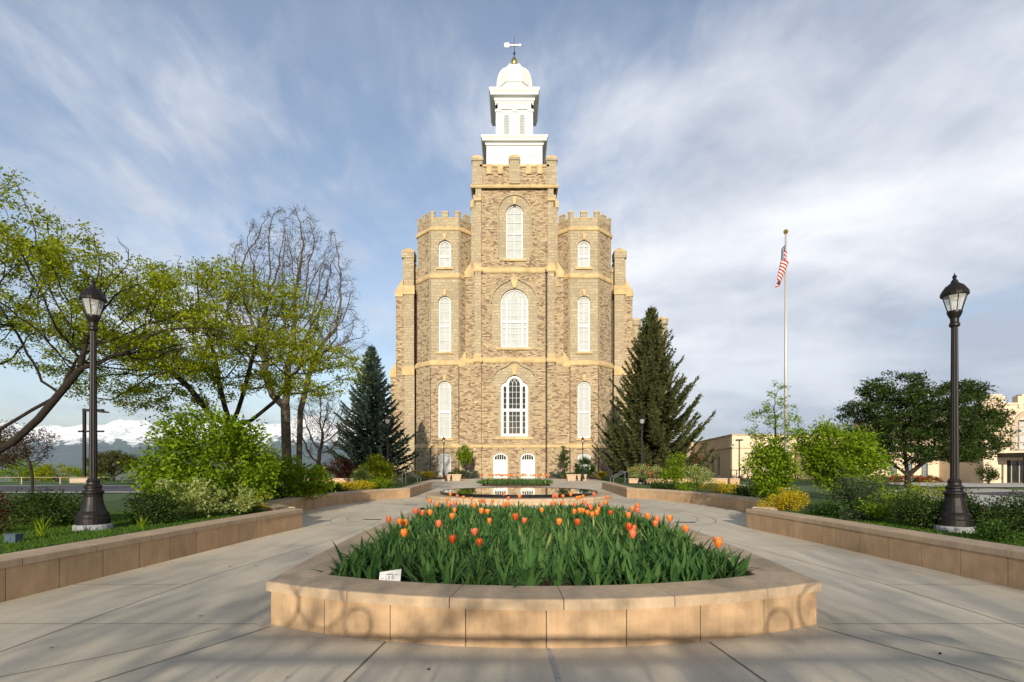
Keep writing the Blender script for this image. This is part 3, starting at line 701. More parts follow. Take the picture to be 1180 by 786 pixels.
# crown of the central tower
m = MB()
for (x0, x1, y0, y1) in ((-5.1, 5.1, 62.1, 62.6), (-5.1, 5.1, 71.3, 71.8), (-5.1, -4.6, 62.6, 71.3), (4.6, 5.1, 62.6, 71.3)): m.box(x0, x1, y0, y1, 35.6, 37.75)
build('parapet', m, 'rubble', T, uv=True)
m = MB()
for (x0, x1, y0, y1) in ((-4.2, -.6, 61.98, 62.72), (.6, 4.2, 61.98, 62.72), (-4.2, 4.2, 71.2, 71.9), (-5.2, -4.5, 63, 71.2), (4.5, 5.2, 63, 71.2)): m.box(x0, x1, y0, y1, 37.75, 38.0)
build('parapet_coping', m, 'trim', T)
for (x, y, w) in ((-4.5, 62.55, .62), (4.5, 62.55, .62), (0, 62.4, .62), (-4.5, 71.3, .62), (4.5, 71.3, .62)):
    m = MB(); m.box(x-w, x+w, y-w+.05, y+w, 35.62, 38.45); m.box(x-w-.1, x+w+.1, y-w-.05, y+w+.1, 38.45, 38.8)
    tq = build('battlement_turret', m, 'ashlar', T, uv=True); m = MB(); m.lathe([(.85, 38.8), (.8, 39.0), (.5, 39.25), (.0, 39.3)], (x, y, 0), 4); build('turret_cap', m, 'trim', tq)
for x in (-3.05, -1.72, 1.72, 3.05):
    m = MB(); m.box(x-.29, x+.29, 61.9, 62.72, 36.85, 38.02); build('crenel_block', m, 'trim', T)
m = MB(); m.box(-4.6, 4.6, 62.6, 71.3, 37.0, 37.3); build('tower_roof', m, 'roof', T)
# white cupola
CY = 66.9
def sq(m, h, z0, z1, cy=CY): m.box(-h, h, cy-h, cy+h, z0, z1)
cu = MB(); sq(cu, 3.46, 37.2, 41.2); 
Fb = Fr(0, CY-3.46)
for u in (-2.2, 0, 2.2): extr(cu, Fb, arch(u, 1.25, 37.9, 39.5, .62, 10), [arch(u, 1.0, 37.8, 39.5, .5, 10)], 0, .07)
cuo = build('cupola_base', cu, 'paint', T)
def cornice(h, z, hh, proj, name='cornice'):
    m = MB(); P = [(-h, CY-h), (h, CY-h), (h, CY+h), (-h, CY+h)]
    sweep(m, P, [(-.3, z), (.08, z), (.12, z+hh*.25), (proj*.75, z+hh*.35), (proj*.78, z+hh*.55), (proj, z+hh*.8), (proj, z+hh), (-.3, z+hh+.05)], True)
    m.box(-h, h, CY-h, CY+h, z+.06, z+hh+.04); return build(name, m, 'paint', T)
cornice(3.5, 41.2, .95, .62)
m = MB(); sq(m, 2.2, 42.1, 46.6)
Fu = Fr(0, CY-2.2); build('belfry', m, 'paint', T)
m = MB()
for fr_ in (Fr(0, CY-2.2), Fr(2.2, CY, 0, 1), Fr(-2.2, CY, 0, -1), Fr(0, CY+2.2, -1, 0)):
    for u in (-2.0, 0, 2.0):
        fbox(m, fr_, u-.26, u+.26, 42.3, 46.15, -.05, .14); fbox(m, fr_, u-.34, u+.34, 46.15, 46.5, -.05, .22); fbox(m, fr_, u-.33, u+.33, 42.1, 42.45, -.05, .2)
    fbox(m, fr_, -2.36, 2.36, 46.5, 47.2, -.1, .16); fbox(m, fr_, -2.42, 2.42, 47.2, 47.45, -.1, .24)
    for k in range(20): u = -2.3+4.6*k/19; fbox(m, fr_, u-.06, u+.06, 47.0, 47.2, .1, .22)
build('pilaster', m, 'paint', T)
for fr_ in (Fr(0, CY-2.2), Fr(2.2, CY, 0, 1), Fr(-2.2, CY, 0, -1)):
    for u in (-.98, .98):
        m = MB(); extr(m, fr_, arch(u, .92, 42.35, 45.5, .46, 10), [arch(u, .66, 42.55, 45.5, .33, 10)], 0, .1); lo = build('louvre_frame', m, 'paint', T)
        m = MB(); extr(m, fr_, arch(u, .7, 42.5, 45.5, .35, 10), [], 0, .02)
        for k in range(16): z = 42.6+k*.2; fbox(m, fr_, u-.33, u+.33, z, z+.05, .01, .07)
        build('louvre', m, M['pane'], lo)
cornice(2.45, 47.45, 1.25, .72)
m = MB()
P8 = lambda r: [(r*math.cos(R(22.5+45*k)), CY+r*math.sin(R(22.5+45*k))) for k in range(8)]
m.lathe([(2.5, 48.65), (2.5, 49.9), (2.62, 49.95), (2.62, 50.15), (2.4, 50.2)], (0, CY, 0), 8); build('drum', m, 'paint', T)
m = MB(); m.lathe([(2.42*math.cos(R(a))**.62, 50.15+3.15*math.sin(R(a))) for a in (0, 12, 24, 36, 48, 60, 70, 78, 84)]+[(.35, 53.3), (.3, 53.6)], (0, CY, 0), 8)
dm = build('dome', m, 'paint', T)
m = MB()
for k in range(8):
    a = R(22.5+45*k); pts = [(2.44*math.cos(R(b))**.62*math.cos(a), CY+2.44*math.cos(R(b))**.62*math.sin(a), 50.17+3.16*math.sin(R(b))) for b in (0, 12, 24, 36, 48, 60, 70, 78, 84)]; m.tube(pts, .06, 5)
build('dome_rib', m, 'paint', dm)
m = MB(); m.lathe([(.1, 53.5), (.3, 53.65), (.42, 53.9), (.45, 54.2), (.36, 54.55), (.2, 54.8), (.08, 54.9)], (0, CY, 0), 14); build('gold_ball', m, 'gold', T, smooth=True)
m = MB(); m.tube([(0, CY, 54.8), (0, CY, 57.8)], [.05, .02], 6); m.tube([(-.35, CY, 55.35), (.35, CY, 55.35)], .025, 5); m.tube([(0, CY-.35, 55.35), (0, CY+.35, 55.35)], .025, 5); m.lathe([(.02, 55.0), (.11, 55.3), (.11, 55.5), (.02, 55.8)], (0, CY, 0), 6)
vr = build('vane_rod', m, 'iron', T)
m = MB(); Fv = Fr(0, CY-.03)
extr(m, Fv, [(-1.35, 56.45), (-1.25, 56.15), (-.75, 56.12), (-.6, 56.36), (.7, 56.36), (.7, 56.2), (.95, 56.45), (.7, 56.72), (.7, 56.54), (-.6, 56.54), (-.75, 56.78), (-1.25, 56.75)], [], -.05, .05); build('weather_vane', m, 'paint', T)

# octagonal towers
def octo(cx, s):
    a, c = 1.73, 2.1
    def fp(e, y0=64.1):
        return [(cx+p[0], y0+p[1]) for p in ((-a-e*.41, -e), (a+e*.41, -e), (a+c+e, c-e*.41), (a+c+e, c+2*a+e*.41), (a+e*.41, 2*c+2*a+e), (-a-e*.41, 2*c+2*a+e), (-a-c-e, c+2*a+e*.41), (-a-c-e, c-e*.41))]
    Fo = Fr(cx, 64.1)
    W = [(arch(0, 1.62, .35, 2.75, .35, 8), (.35, 2.75, .35, 1.62)), (arch(0, 1.62, 5.0, 11.3, .81, 12), (5.0, 11.3, .81, 1.62)),
         (arch(0, 1.56, 15.85, 22.0, .78, 12), (15.85, 22.0, .78, 1.56)), (arch(0, 1.56, 26.4, 29.0, .78, 12), (26.4, 29.0, .78, 1.56))]
    segs = [(0, 3.8, W[0]), (3.8, 14.6, W[1]), (14.6, 25.3, W[2]), (25.3, 32.4, W[3])]
    mF = MB(); mL = MB()
    for (z0, z1, w) in segs:
        e = 0 if z0 > 14 else (.12 if z0 > 3 else .2)
        extr(mF if z0 > 14 else mL, Fr(cx, 64.1-e), [(-a, z0), (a, z0), (a, z1), (-a, z1)], [w[0]], -.4, 0)
    tw = build('octagonal_tower', mF, 'ashlar', T, uv=True); build('tower_basement', mL, 'rubble', tw, uv=True)
    m = MB()
    for (z0, z1, e) in ((0, 3.8, .2), (3.8, 14.6, .12), (14.6, 25.3, .0), (25.3, 32.4, -.04)):
        P = fp(e); n = len(P)
        vs = [(x, y, z0) for x, y in P]+[(x, y, z1) for x, y in P]; m.add(vs, [(k, (k+1) % n, n+(k+1) % n, n+k) for k in range(1, n)])
    m.box(cx-1.6, cx+1.6, 64.6, 71, 0, 32)
    build('angled_wall', m, 'rubble', tw, uv=True)
    m = MB()                                       # ashlar edges on the angled faces
    for (z0, z1, e) in ((14.6, 32.4, .02),):
        P = fp(e)
        for (i, j) in ((0, 7), (1, 2)):
            p = Vector(P[i]); q = Vector(P[j]); d = (q-p).normalized(); pe = p+d*.35; n_ = Vector((d.y, -d.x))*(.02 if i == 1 else -.02)
            m.add([(p.x+n_.x, p.y+n_.y, z0), (pe.x+n_.x, pe.y+n_.y, z0), (pe.x+n_.x, pe.y+n_.y, z1), (p.x+n_.x, p.y+n_.y, z1)], [(0, 1, 2, 3)])
    build('quoin_edge', m, 'ashlar', tw, uv=True)
    for (z, h, d, e) in ((3.72, .28, .12, .2), (14.05, .42, .17, .12), (25.0, .42, .17, 0), (30.95, .32, .15, 0)):
        m = MB(); sweep(m, fp(e), [(-.05, z), (d*.55, z), (d, z+h*.35), (d, z+h), (-.05, z+h+.28)], True); build('string_course', m, 'trim', tw)
    for k, (w, (z0, zs, rs, ww)) in enumerate(W):
        e = (.2, .12, 0, 0)[k]
        fo = win(Fr(cx, 64.1-e), 0, ww, z0, zs, rs, 2, (3, 5, 5, 2)[k], trans=([(z0+zs)/2+.1] if k else None), sill=(.28 if k else None), fw=.17)
        if k: 
            fo.name = 'window'
            Fk = Fr(cx, 64.1-e); m = MB(); extr(m, Fk, [(-.12, zs+rs+.02), (.12, zs+rs+.02), (.22, zs+rs+.75), (-.22, zs+rs+.75)], [], 0, .2); build('keystone', m, 'trim', fo)
            ab = arcband(Fk, semi(0, ww/2, zs, rs, zs-.6, 12), .2, -.02, .07, name='arch_hood'); ab.parent = fo
    # crown
    P = fp(-.04)
    for i in range(8):
        p = Vector(P[i]); q = Vector(P[(i+1) % 8]); L_ = (q-p).length; d = (q-p)/L_
        F_ = Fr(p.x, p.y, d.x, d.y); m = MB(); mm_ = m; cp = MB()
        fbox(m, F_, 0, L_, 32.35, 32.55, -.4, 0); fbox(cp, F_, 0, L_, 32.55, 32.63, -.42, .03)
        spots = ((0, .42), (L_/2-.4, L_/2+.4), (L_-.42, L_))
        for (u0, u1) in spots:
            fbox(mm_, F_, u0, u1, 32.63, 33.3, -.4, .0); fbox(cp, F_, u0-.03, u1+.03, 33.3, 33.42, -.43, .05)
        build('battlement', m, 'ashlar', tw, uv=True); build('battlement_cap', cp, 'trim', tw)
    m = MB(); m.add([(x, y, 32.0) for x, y in fp(-.1)], [tuple(range(8))]); build('tower_roof', m, 'roof', tw)
octo(-8.72, -1); octo(8.72, 1)
# main body behind
m = MB(); m.box(-14.2, 14.2, 70.2, 120, 0, 28.4); build('body_wall', m, 'rubble', T, uv=True)
m = MB(); m.box(-14.2, 14.2, 70.1, 70.7, 28.0, 28.7)
for k in range(18): y = 72+k*2.7; m.box(-14.3, -13.7, y, y+1.3, 28.4, 29.2); m.box(13.7, 14.3, y, y+1.3, 28.4, 29.2)
build('body_parapet', m, 'ashlar', T, uv=True)
for s in (-1, 1):
    for (z0, z1, x0, x1, fy) in ((0, 14.3, 13.5, 16.7, 69.1), (14.3, 25.2, 13.6, 16.0, 69.25), (25.2, 29.6, 13.65, 15.1, 69.4)):
        m = MB(); m.box(min(s*x0, s*x1), max(s*x0, s*x1), fy, 71.6, z0, z1); build('body_buttress', m, 'rubble' if z1 < 29 else 'ashlar', T, uv=True)
        m = MB(); m.box(min(s*(x0-.1), s*(x0+1.25)), max(s*(x0-.1), s*(x0+1.25)), fy-.32, fy, z0, z1-.01); build('buttress_strip', m, 'ashlar', T, uv=True)
    for (zb, xo, xi, fy) in ((14.3, 16.7, 16.0, 69.0), (25.2, 16.0, 15.1, 69.15)):
        m = MB(); P = [(s*(xi-.1), zb-.8), (s*(xo+.12), zb-.8), (s*(xo+.12), zb-.1), (s*(xi-.1), zb+(xo-xi)*1.8)]
        if s < 0: P = P[::-1]
        extr(m, Fr(0, fy), P, [], -2.7, 0); build('weathered_cap', m, 'trim', T)
        m = MB(); m.box(min(s*13.4, s*15.05), max(s*13.4, s*15.05), fy-.34, fy+.1, zb-.6, zb+.55); m.box(min(s*12.2, s*13.5), max(s*12.2, s*13.5), 70.0, 70.3, zb-.45, zb+.35); build('body_string_course', m, 'trim', T)
    m = MB(); x = s*14.35; m.box(x-.85, x+.85, 69.0, 70.7, 29.6, 30.4); m.box(x-.7, x+.7, 69.2, 70.5, 30.4, 30.65); m.box(x-.45, x+.45, 69.45, 70.3, 30.65, 30.95)
    tq = build('pinnacle', m, 'ashlar', T, uv=True); m = MB(); m.lathe([(1.2, 30.4), (1.25, 30.5), (.95, 30.72)], (x, 69.85, 0), 4); m.lathe([(.55, 30.95), (.2, 31.2)], (x, 69.85, 0), 4); build('pinnacle_cap', m, 'trim', tq)
# round-topped stair wing on the right
m = MB(); m.box(16, 22.6, 76, 84, 0, 20.6); build('stair_wing', m, 'rubble', T, uv=True)
m = MB(); m.box(16, 22.7, 75.9, 76.3, 20.6, 21.0)
for k in range(4): m.box(16.6+k*1.5, 17.3+k*1.5, 75.9, 76.5, 21.0, 21.8)
build('wing_parapet', m, 'ashlar', T, uv=True)
for (x, zt) in ((18.0, 23.3), (22.0, 23.5)):
    m = MB(); m.lathe([(.75, 20.0), (.75, zt-1.1), (.95, zt-1.0), (.95, zt-.3)], (x, 76.3, 0), 8); tq = build('wing_turret', m, 'ashlar', T, uv=True)
    m = MB(); m.lathe([(.98, zt-.3), (.95, zt-.1), (.4, zt+.1)], (x, 76.3, 0), 8); build('turret_cap', m, 'trim', tq)
# downspouts
for (x, y, z0, z1) in ((3.86, 62.2, 0, 25), (-13.35, 69.9, 0, 25), (13.35, 69.9, 0, 25)):
    m = MB(); m.tube([(x, y, z0), (x, y, z1)], .085, 8); 
    for k in range(6): m.lathe([(.12, 0), (.12, .12)], (x, y, z0+2+k*4), 8)
    m.box(x-.16, x+.16, y-.14, y+.14, z1, z1+.4); build('downspout', m, 'brown_pipe', T)

# ---------------------------------------------------------------- other buildings
A = thing('annex', 'low cream annex with a dark arched side wall right of the tall spruce', 'building', (30, 66, 0))
def Fside(x0, y0, x1, y1): L_ = math.hypot(x1-x0, y1-y0); return Fr(x0, y0, (x1-x0)/L_, (y1-y0)/L_), L_
FA, LA = Fside(28.6, 81, 25.5, 60)      # facing left / plaza
FB_, LB = Fside(25.5, 60, 52, 61.5)     # facing camera
FC, LC = Fside(10, 82, 28.6, 81)
m = MB(); hs = [arch(u, 1.3, .3, 2.3, .65, 8) for u in (8.7, 11.8, 15.0)]
extr(m, FA, [(0, 0), (LA, 0), (LA, 5.1), (0, 5.1)], hs, -.4, 0)
hb = [[(u-.55, .3), (u+.55, .3), (u+.55, 2.0), (u-.55, 2.0)] for u in (8.6, 13, 17.4, 21.8)]
extr(m, FB_, [(0, 0), (LB, 0), (LB, 5.1), (0, 5.1)], hb, -.4, 0)
fbox(m, FC, 0, LC, 0, 5.1, -.4, 0)
m.add([(25.5, 60.2, 5.0), (52, 61.7, 5.0), (52, 90, 5.0), (10, 90, 5.0), (10, 82.2, 5.0), (28.6, 81.2, 5.0)], [(0, 1, 2, 3, 4, 5)])
build('wall', m, 'cream', A)
m = MB(); pA = [(10, 82), (28.6, 81), (25.5, 60), (52, 61.5)]
sweep(m, pA, [(-.1, 3.55), (.1, 3.55), (.16, 3.65), (.16, 3.85), (-.1, 3.95)]); build('string_course', m, 'cream', A)
m = MB(); sweep(m, pA, [(-.4, 5.05), (.06, 5.05), (.08, 5.25), (-.4, 5.25)]); build('coping', m, 'creamdark', A)
for u in (8.7, 11.8, 15.0):
    m = MB(); fbox(m, FA, u-.7, u+.7, .3, 3.0, -.42, -.3); wo = build('window', m, 'dark_glass', A)
for u in (8.6, 13, 17.4, 21.8):
    m = MB(); fbox(m, FB_, u-.6, u+.6, .3, 2.0, -.42, -.3); wo = build('window', m, 'dark_glass', A)
    m = MB(); [fbox(m, FB_, u+k*.36-.03, u+k*.36+.03, .3, 2.0, -.3, -.24) for k in (-1.5, -.5, .5, 1.5)]; build('frame', m, 'creamdark', wo)
B = thing('meeting_hall', 'cream battlemented hall with a large arched window and dark entrance canopy', 'building', (46, 46, 0))
Fh = Fr(41.0, 45)
m = MB(); bigw = arch(4.3, 3.0, 2.95, 4.6, 1.5, 12); dr = [(2.2, .0), (9.2, .0), (9.2, 2.0), (2.2, 2.0)]
extr(m, Fh, [(0, 0), (22, 0), (22, 6.9), (0, 6.9)], [bigw, dr], -.5, 0); m.box(41.0, 41.4, 45.5, 62, 0, 6.9); m.box(41.4, 63, 45.5, 62, 6.5, 6.7)
build('wall', m, 'cream', B)
m = MB(); fbox(m, Fh, -.1, 22, 5.55, 5.72, -.1, .12); fbox(m, Fh, -.1, 22, 6.9, 7.05, -.5, .1)
for k in range(6):
    u = 1.0+k*3.1; fbox(m, Fh, u-1.0, u+1.0, 7.05, 7.65, -.45, .06); fbox(m, Fh, u-.7, u+.7, 7.65, 7.8, -.45, .1)
    for j in (-.85, 0, .85): fbox(m, Fh, u+j-.14, u+j+.14, 6.6, 6.9, 0, .14)
build('battlement', m, 'cream', B)
m = MB(); fbox(m, Fh, -.12, 1.1, 0, 5.2, 0, .25); fbox(m, Fh, -.22, 1.2, 5.2, 5.45, 0, .35); build('corner_pier', m, 'cream', B)
m = MB(); extr(m, Fh, arch(4.3, 3.7, 2.9, 4.6, 1.85, 14), [bigw], 0, .16); build('window_surround', m, 'creamdark', B)
m = MB(); extr(m, Fh, arch(4.3, 3.0, 2.95, 4.6, 1.5, 12), [], -.45, -.35); wo = build('arched_window', m, 'pane', B)
m = MB(); [fbox(m, Fh, 4.3+k*.75-.05, 4.3+k*.75+.05, 2.95, 5.9, -.35, -.25) for k in (-1, 0, 1)]; [fbox(m, Fh, 2.8, 5.8, z-.05, z+.05, -.35, -.26) for z in (3.6, 4.3, 5.0)]; build('frame', m, 'creamdark', wo)
m = MB(); fbox(m, Fh, 1.3, 13, 2.25, 2.62, 0, 2.4); build('canopy', m, 'iron', B)
m = MB(); [fbox(m, Fh, u-.09, u+.09, 0, 2.25, 2.0, 2.2) for u in (1.7, 5, 8.4, 12)]; build('canopy_post', m, 'iron', B)
m = MB(); fbox(m, Fh, 2.2, 9.2, 0, 2.0, -.5, -.4); wo = build('entrance_glazing', m, 'dark_glass', B)
m = MB(); [fbox(m, Fh, 2.2+k*.7-.04, 2.2+k*.7+.04, 0, 2.0, -.4, -.3) for k in range(11)]; build('frame', m, 'creamdark', wo)
C_ = thing('low_wing', 'low cream wing with blue-grey windows behind the broad dark tree', 'building', (34, 50, 0))
Fw = Fr(33, 49.5); us = (5.4, 6.95, 8.4, 3.9)
m = MB(); extr(m, Fw, [(0, 0), (8.0, 0), (8.0, 3.9), (0, 3.9)], [[(u-.32-.3, .5), (u+.32-.3, .5), (u+.32-.3, 1.75), (u-.32-.3, 1.75)] for u in (5.4, 6.9, 3.9)], -.35, 0); m.box(33, 41, 49.85, 60, 3.5, 3.7)
m.box(33, 33.4, 49.9, 60, 0, 3.5); build('wall', m, 'cream', C_)
M['blueglass'] = plain('blue_grey_glass', (.14, .19, .24), .2, .2, 2)
for u in (5.1, 6.6, 3.6):
    m = MB(); fbox(m, Fw, u-.34, u+.34, .5, 1.75, -.3, -.2); wo = build('window', m, 'blueglass', C_)
    m = MB(); fbox(m, Fw, u-.02, u+.02, .5, 1.75, -.2, -.15); fbox(m, Fw, u-.32, u+.32, 1.1, 1.14, -.2, -.15); build('frame', m, 'creamdark', wo)
m = MB(); fbox(m, Fw, -.1, 8.0, 3.9, 4.1, -.4, .1); build('coping', m, 'creamdark', C_)
# distant mountains
def mountains():
    nx, ny = 420, 100; xs = np.linspace(-24000, -1500, nx); ys = np.linspace(11500, 17500, ny)
    X, Y = np.meshgrid(xs, ys)
    prng = np.random.default_rng(5); Z = np.zeros_like(X)
    for o in range(9):
        f = 1/3200.*1.95**o; a = .6**o; ang = prng.random()*6.28; px, py = prng.random(2)*100
        # value-noise ridges
        gx_ = (X*math.cos(ang)+Y*math.sin(ang))*f+px; gy_ = (-X*math.sin(ang)+Y*math.cos(ang))*f+py
        ix = np.floor(gx_).astype(int); iy = np.floor(gy_).astype(int); tx = gx_-ix; ty = gy_-iy; tx = tx*tx*(3-2*tx); ty = ty*ty*(3-2*ty)
        def h(i, j): q = np.sin(i*127.1+j*311.7+o*17.3)*43758.5453; return q-np.floor(q)
        v = (h(ix, iy)*(1-tx)+h(ix+1, iy)*tx)*(1-ty)+(h(ix, iy+1)*(1-tx)+h(ix+1, iy+1)*tx)*ty
        Z += a*(1-np.abs(2*v-1))
    Z /= Z.max(); t = (Y-11500)/6000; env = np.clip(t*2.3, 0, 1)**.8*np.clip((1-t)*3, 0, 1)
    env *= np.clip((-1500-X)/2500, 0, 1)
    H = env*(420+1150*Z)*1.0-75
    mb = MB(); mb.v = list(map(tuple, np.stack([X, Y, H], 2).reshape(-1, 3).tolist()))
    mb.f = [(j*nx+i, j*nx+i+1, (j+1)*nx+i+1, (j+1)*nx+i) for j in range(ny-1) for i in range(nx-1)]
    o = structure('mountains', mb, 'mtn', smooth=False); return o
mountains()

# ---------------------------------------------------------------- plant builders
def unit(n, g): v = g.normal(size=(n, 3)); return v/np.linalg.norm(v, axis=1)[:, None]
def leaf_quads(C, g, ln, wd, up=.35, out=None, jit=.35):
    """folded diamond leaves (4-vert) at centres C"""
    n = len(C); d = unit(n, g)
    if out is not None: d = d+out*.8
    d[:, 2] = d[:, 2]*.7+.05; d /= np.linalg.norm(d, axis=1)[:, None]+1e-9
    nn = unit(n, g); nn[:, 2] = np.abs(nn[:, 2])+up; s = np.cross(d, nn); s /= np.linalg.norm(s, axis=1)[:, None]+1e-9
    nr = np.cross(s, d)
    L_ = ln*(1+jit*(g.random(n)*2-1))[:, None]; W_ = wd*(1+jit*(g.random(n)*2-1))[:, None]
    return np.stack([C-d*L_/2, C+s*W_/2-nr*W_*.12, C+d*L_/2, C-s*W_/2-nr*W_*.12], 1)
def grow(att, seeds, step, di, dk, iters=160, bias=(0, 0, .05), g=None):
    pos = []; par = []
    for pl_, attach in seeds:
        for i, p in enumerate(pl_):
            par.append(len(pos)-1 if i else attach); pos.append(np.array(p, float))
    P = np.array(pos); A_ = att.copy(); 
    D = np.linalg.norm(A_[:, None, :]-P[None], axis=2); near = D.argmin(1); nd = D.min(1); alive = np.ones(len(A_), bool)
    last = {}
    for it in range(iters):
        use = alive & (nd < di)
        if not use.any(): break
        idx = np.where(use)[0]; nid = near[idx]; dv = A_[idx]-P[nid]; dv /= np.linalg.norm(dv, axis=1)[:, None]+1e-9
        un, inv = np.unique(nid, return_inverse=True); S = np.zeros((len(un), 3)); np.add.at(S, inv, dv)
        S /= np.linalg.norm(S, axis=1)[:, None]+1e-9; S += np.array(bias)+g.normal(size=S.shape)*.12; S /= np.linalg.norm(S, axis=1)[:, None]+1e-9
        ok = [k for k in range(len(un)) if not (un[k] in last and np.dot(last[un[k]], S[k]) > .93)]
        if not ok:
            break
        for k in ok: last[un[k]] = S[k]
        new = P[un[ok]]+S[ok]*step; o = len(P); P = np.vstack([P, new]); par += list(un[ok])
        ai = np.where(alive)[0]; D = np.linalg.norm(A_[ai][:, None, :]-new[None], axis=2); dm_ = D.min(1); am = D.argmin(1)
        better = dm_ < nd[ai]; bi = ai[better]; nd[bi] = dm_[better]; near[bi] = o+am[better]
        alive[nd < dk] = False
    return P, np.array(par)
def branch_mesh(P, par, r0=.008, p=2.3, rmax=None, pmin=4):
    N = len(P); ch = [[] for _ in range(N)]
    for i in range(N):
        if par[i] >= 0: ch[par[i]].append(i)
    r = np.zeros(N)
    for i in range(N-1, -1, -1):
        # children always come after parents
        r[i] = r0 if not ch[i] else sum(r[c]**p for c in ch[i])**(1/p)
    if rmax:
        r = r0+(r-r0)*(rmax-r0)/(r.max()-r0)
    mb = MB(); roots = [i for i in range(N) if par[i] < 0]; stack = [(i, None) for i in roots]
    while stack:
        s, pa = stack.pop(); pts = []; rad = []
        if pa is not None: pts.append(P[pa]); rad.append(min(r[pa], r[s]*1.25))
        c = s
        while True:
            pts.append(P[c]); rad.append(r[c])
            if not ch[c]: break
            k = max(ch[c], key=lambda q: r[q])
            for q in ch[c]:
                if q != k: stack.append((q, c))
            c = k
        if len(pts) > 1:
            rad[-1] *= .5; n = 9 if max(rad) > .12 else (6 if max(rad) > .04 else (4 if max(rad) > .015 else 3)); mb.tube([tuple(x) for x in pts], rad, n, caps=False)
    return mb, r
def ell(n, c, rad, g, shell=.35, flat=0):
    d = unit(n, g); rr = (shell+(1-shell)*g.random(n))**(1/2.)
    return np.array(c)+d*rr[:, None]*np.array(rad)
def tree(name, label, cat, base, env, seeds, mats, step, di, dk, ntip, ln, wd, spread, rmax, seed=1, bark='bark', r0=.008, group=None, bias=(0, 0, .05), tipr=None, up=.5, iters=160, leaf_up=.35, clear=None, gaps=0, flat=.7):
    g = np.random.default_rng(seed); att = np.vstack([ell(n, c, rad, g, sh) for (n, c, rad, sh) in env])
    if clear is not None: att = att[clear(att)]
    P, par = grow(att, seeds, step, di, dk, iters, bias, g)
    mb, r = branch_mesh(P, par, r0, 2.2, rmax)
    t = thing(name, label, cat, base, group); build('trunk', mb, bark, t, smooth=True)
    tips = np.where(r < (tipr or r0*2.6))[0]
    if ntip and len(tips):
        if gaps:
            q = P[tips]; ph = np.sin(q[:, 0]*2.3+seed)*np.sin(q[:, 1]*2.1+1.3*seed)+np.sin(q[:, 2]*4.1+q[:, 0]*1.1)*.8+g.normal(size=len(q))*.5; tips = tips[ph > np.quantile(ph, gaps)]
        C = np.repeat(P[tips], ntip, axis=0); C = C+g.normal(size=C.shape)*spread*np.array([1, 1, flat]); quads('crown', leaf_quads(C, g, ln, wd, leaf_up), mats, t)
    print(name, 'nodes', len(P), 'tips', len(tips), 'leaves', len(tips)*ntip)
    return t
def shrub(name, label, base, lobes, mat, n, ln, wd, seed=0, stems=9, cat='shrub', clumps=None, cs=.13, group=None, stem_mat='bark', flowers=None, up=.35, stem_r=.012, shell=.3):
    """lobes: (dx,dy,z,rx,ry,rz) ellipsoids relative to base"""
    g = np.random.default_rng(seed+100); t = thing(name, label, cat, base, group); b = np.array(base)
    vol = np.array([l[3]*l[4]*l[5] for l in lobes])**.7; vol /= vol.sum(); nc = clumps or max(14, n//45); cen = []
    for l, v in zip(lobes, vol): cen.append(ell(max(3, int(nc*v)), b+np.array(l[:3]), np.array(l[3:6])*.93, g, shell))
    cen = np.vstack(cen); cen[:, 2] = np.maximum(cen[:, 2], b[2]+.06); cen += g.normal(size=cen.shape)*.05
    wts = g.random(len(cen))+.35; wts /= wts.sum(); ids = g.choice(len(cen), n, p=wts)
    C = cen[ids]+g.normal(size=(n, 3))*cs*np.array([1, 1, .75]); C[:, 2] = np.maximum(C[:, 2], b[2]+.01)
    cc = b+np.array([0, 0, np.mean([l[2] for l in lobes])]); out = (C-cc); out /= np.linalg.norm(out, axis=1)[:, None]+1e-9
    quads('foliage', leaf_quads(C, g, ln, wd, up, out), mat, t)
    mb = MB(); sel = g.choice(len(cen), min(len(cen), stems*3), replace=False)
    for i, k in enumerate(sel):
        q = cen[k]; a = b+np.array([g.normal()*.06, g.normal()*.06, -.02]); m1 = a*.45+q*.55+np.array([0, 0, .12*(q[2]-b[2])])+g.normal(size=3)*.04
        mb.tube([a, a*.75+m1*.25+[0, 0, .04], m1, q], [stem_r, stem_r*.85, stem_r*.55, stem_r*.2], 4, caps=False)
    build('stem', mb, stem_mat, t)
    if flowers:
        fm, fn, fs = flowers; k = g.choice(len(cen), fn); Cf = cen[k]; o2 = Cf-cc; o2 /= np.linalg.norm(o2, axis=1)[:, None]+1e-9
        Cf = np.repeat(Cf+o2*cs*1.1, 9, axis=0)+g.normal(size=(fn*9, 3))*fs*.33; quads('blossom', leaf_quads(Cf, g, fs*.6, fs*.5, .6), fm, t)
    return t
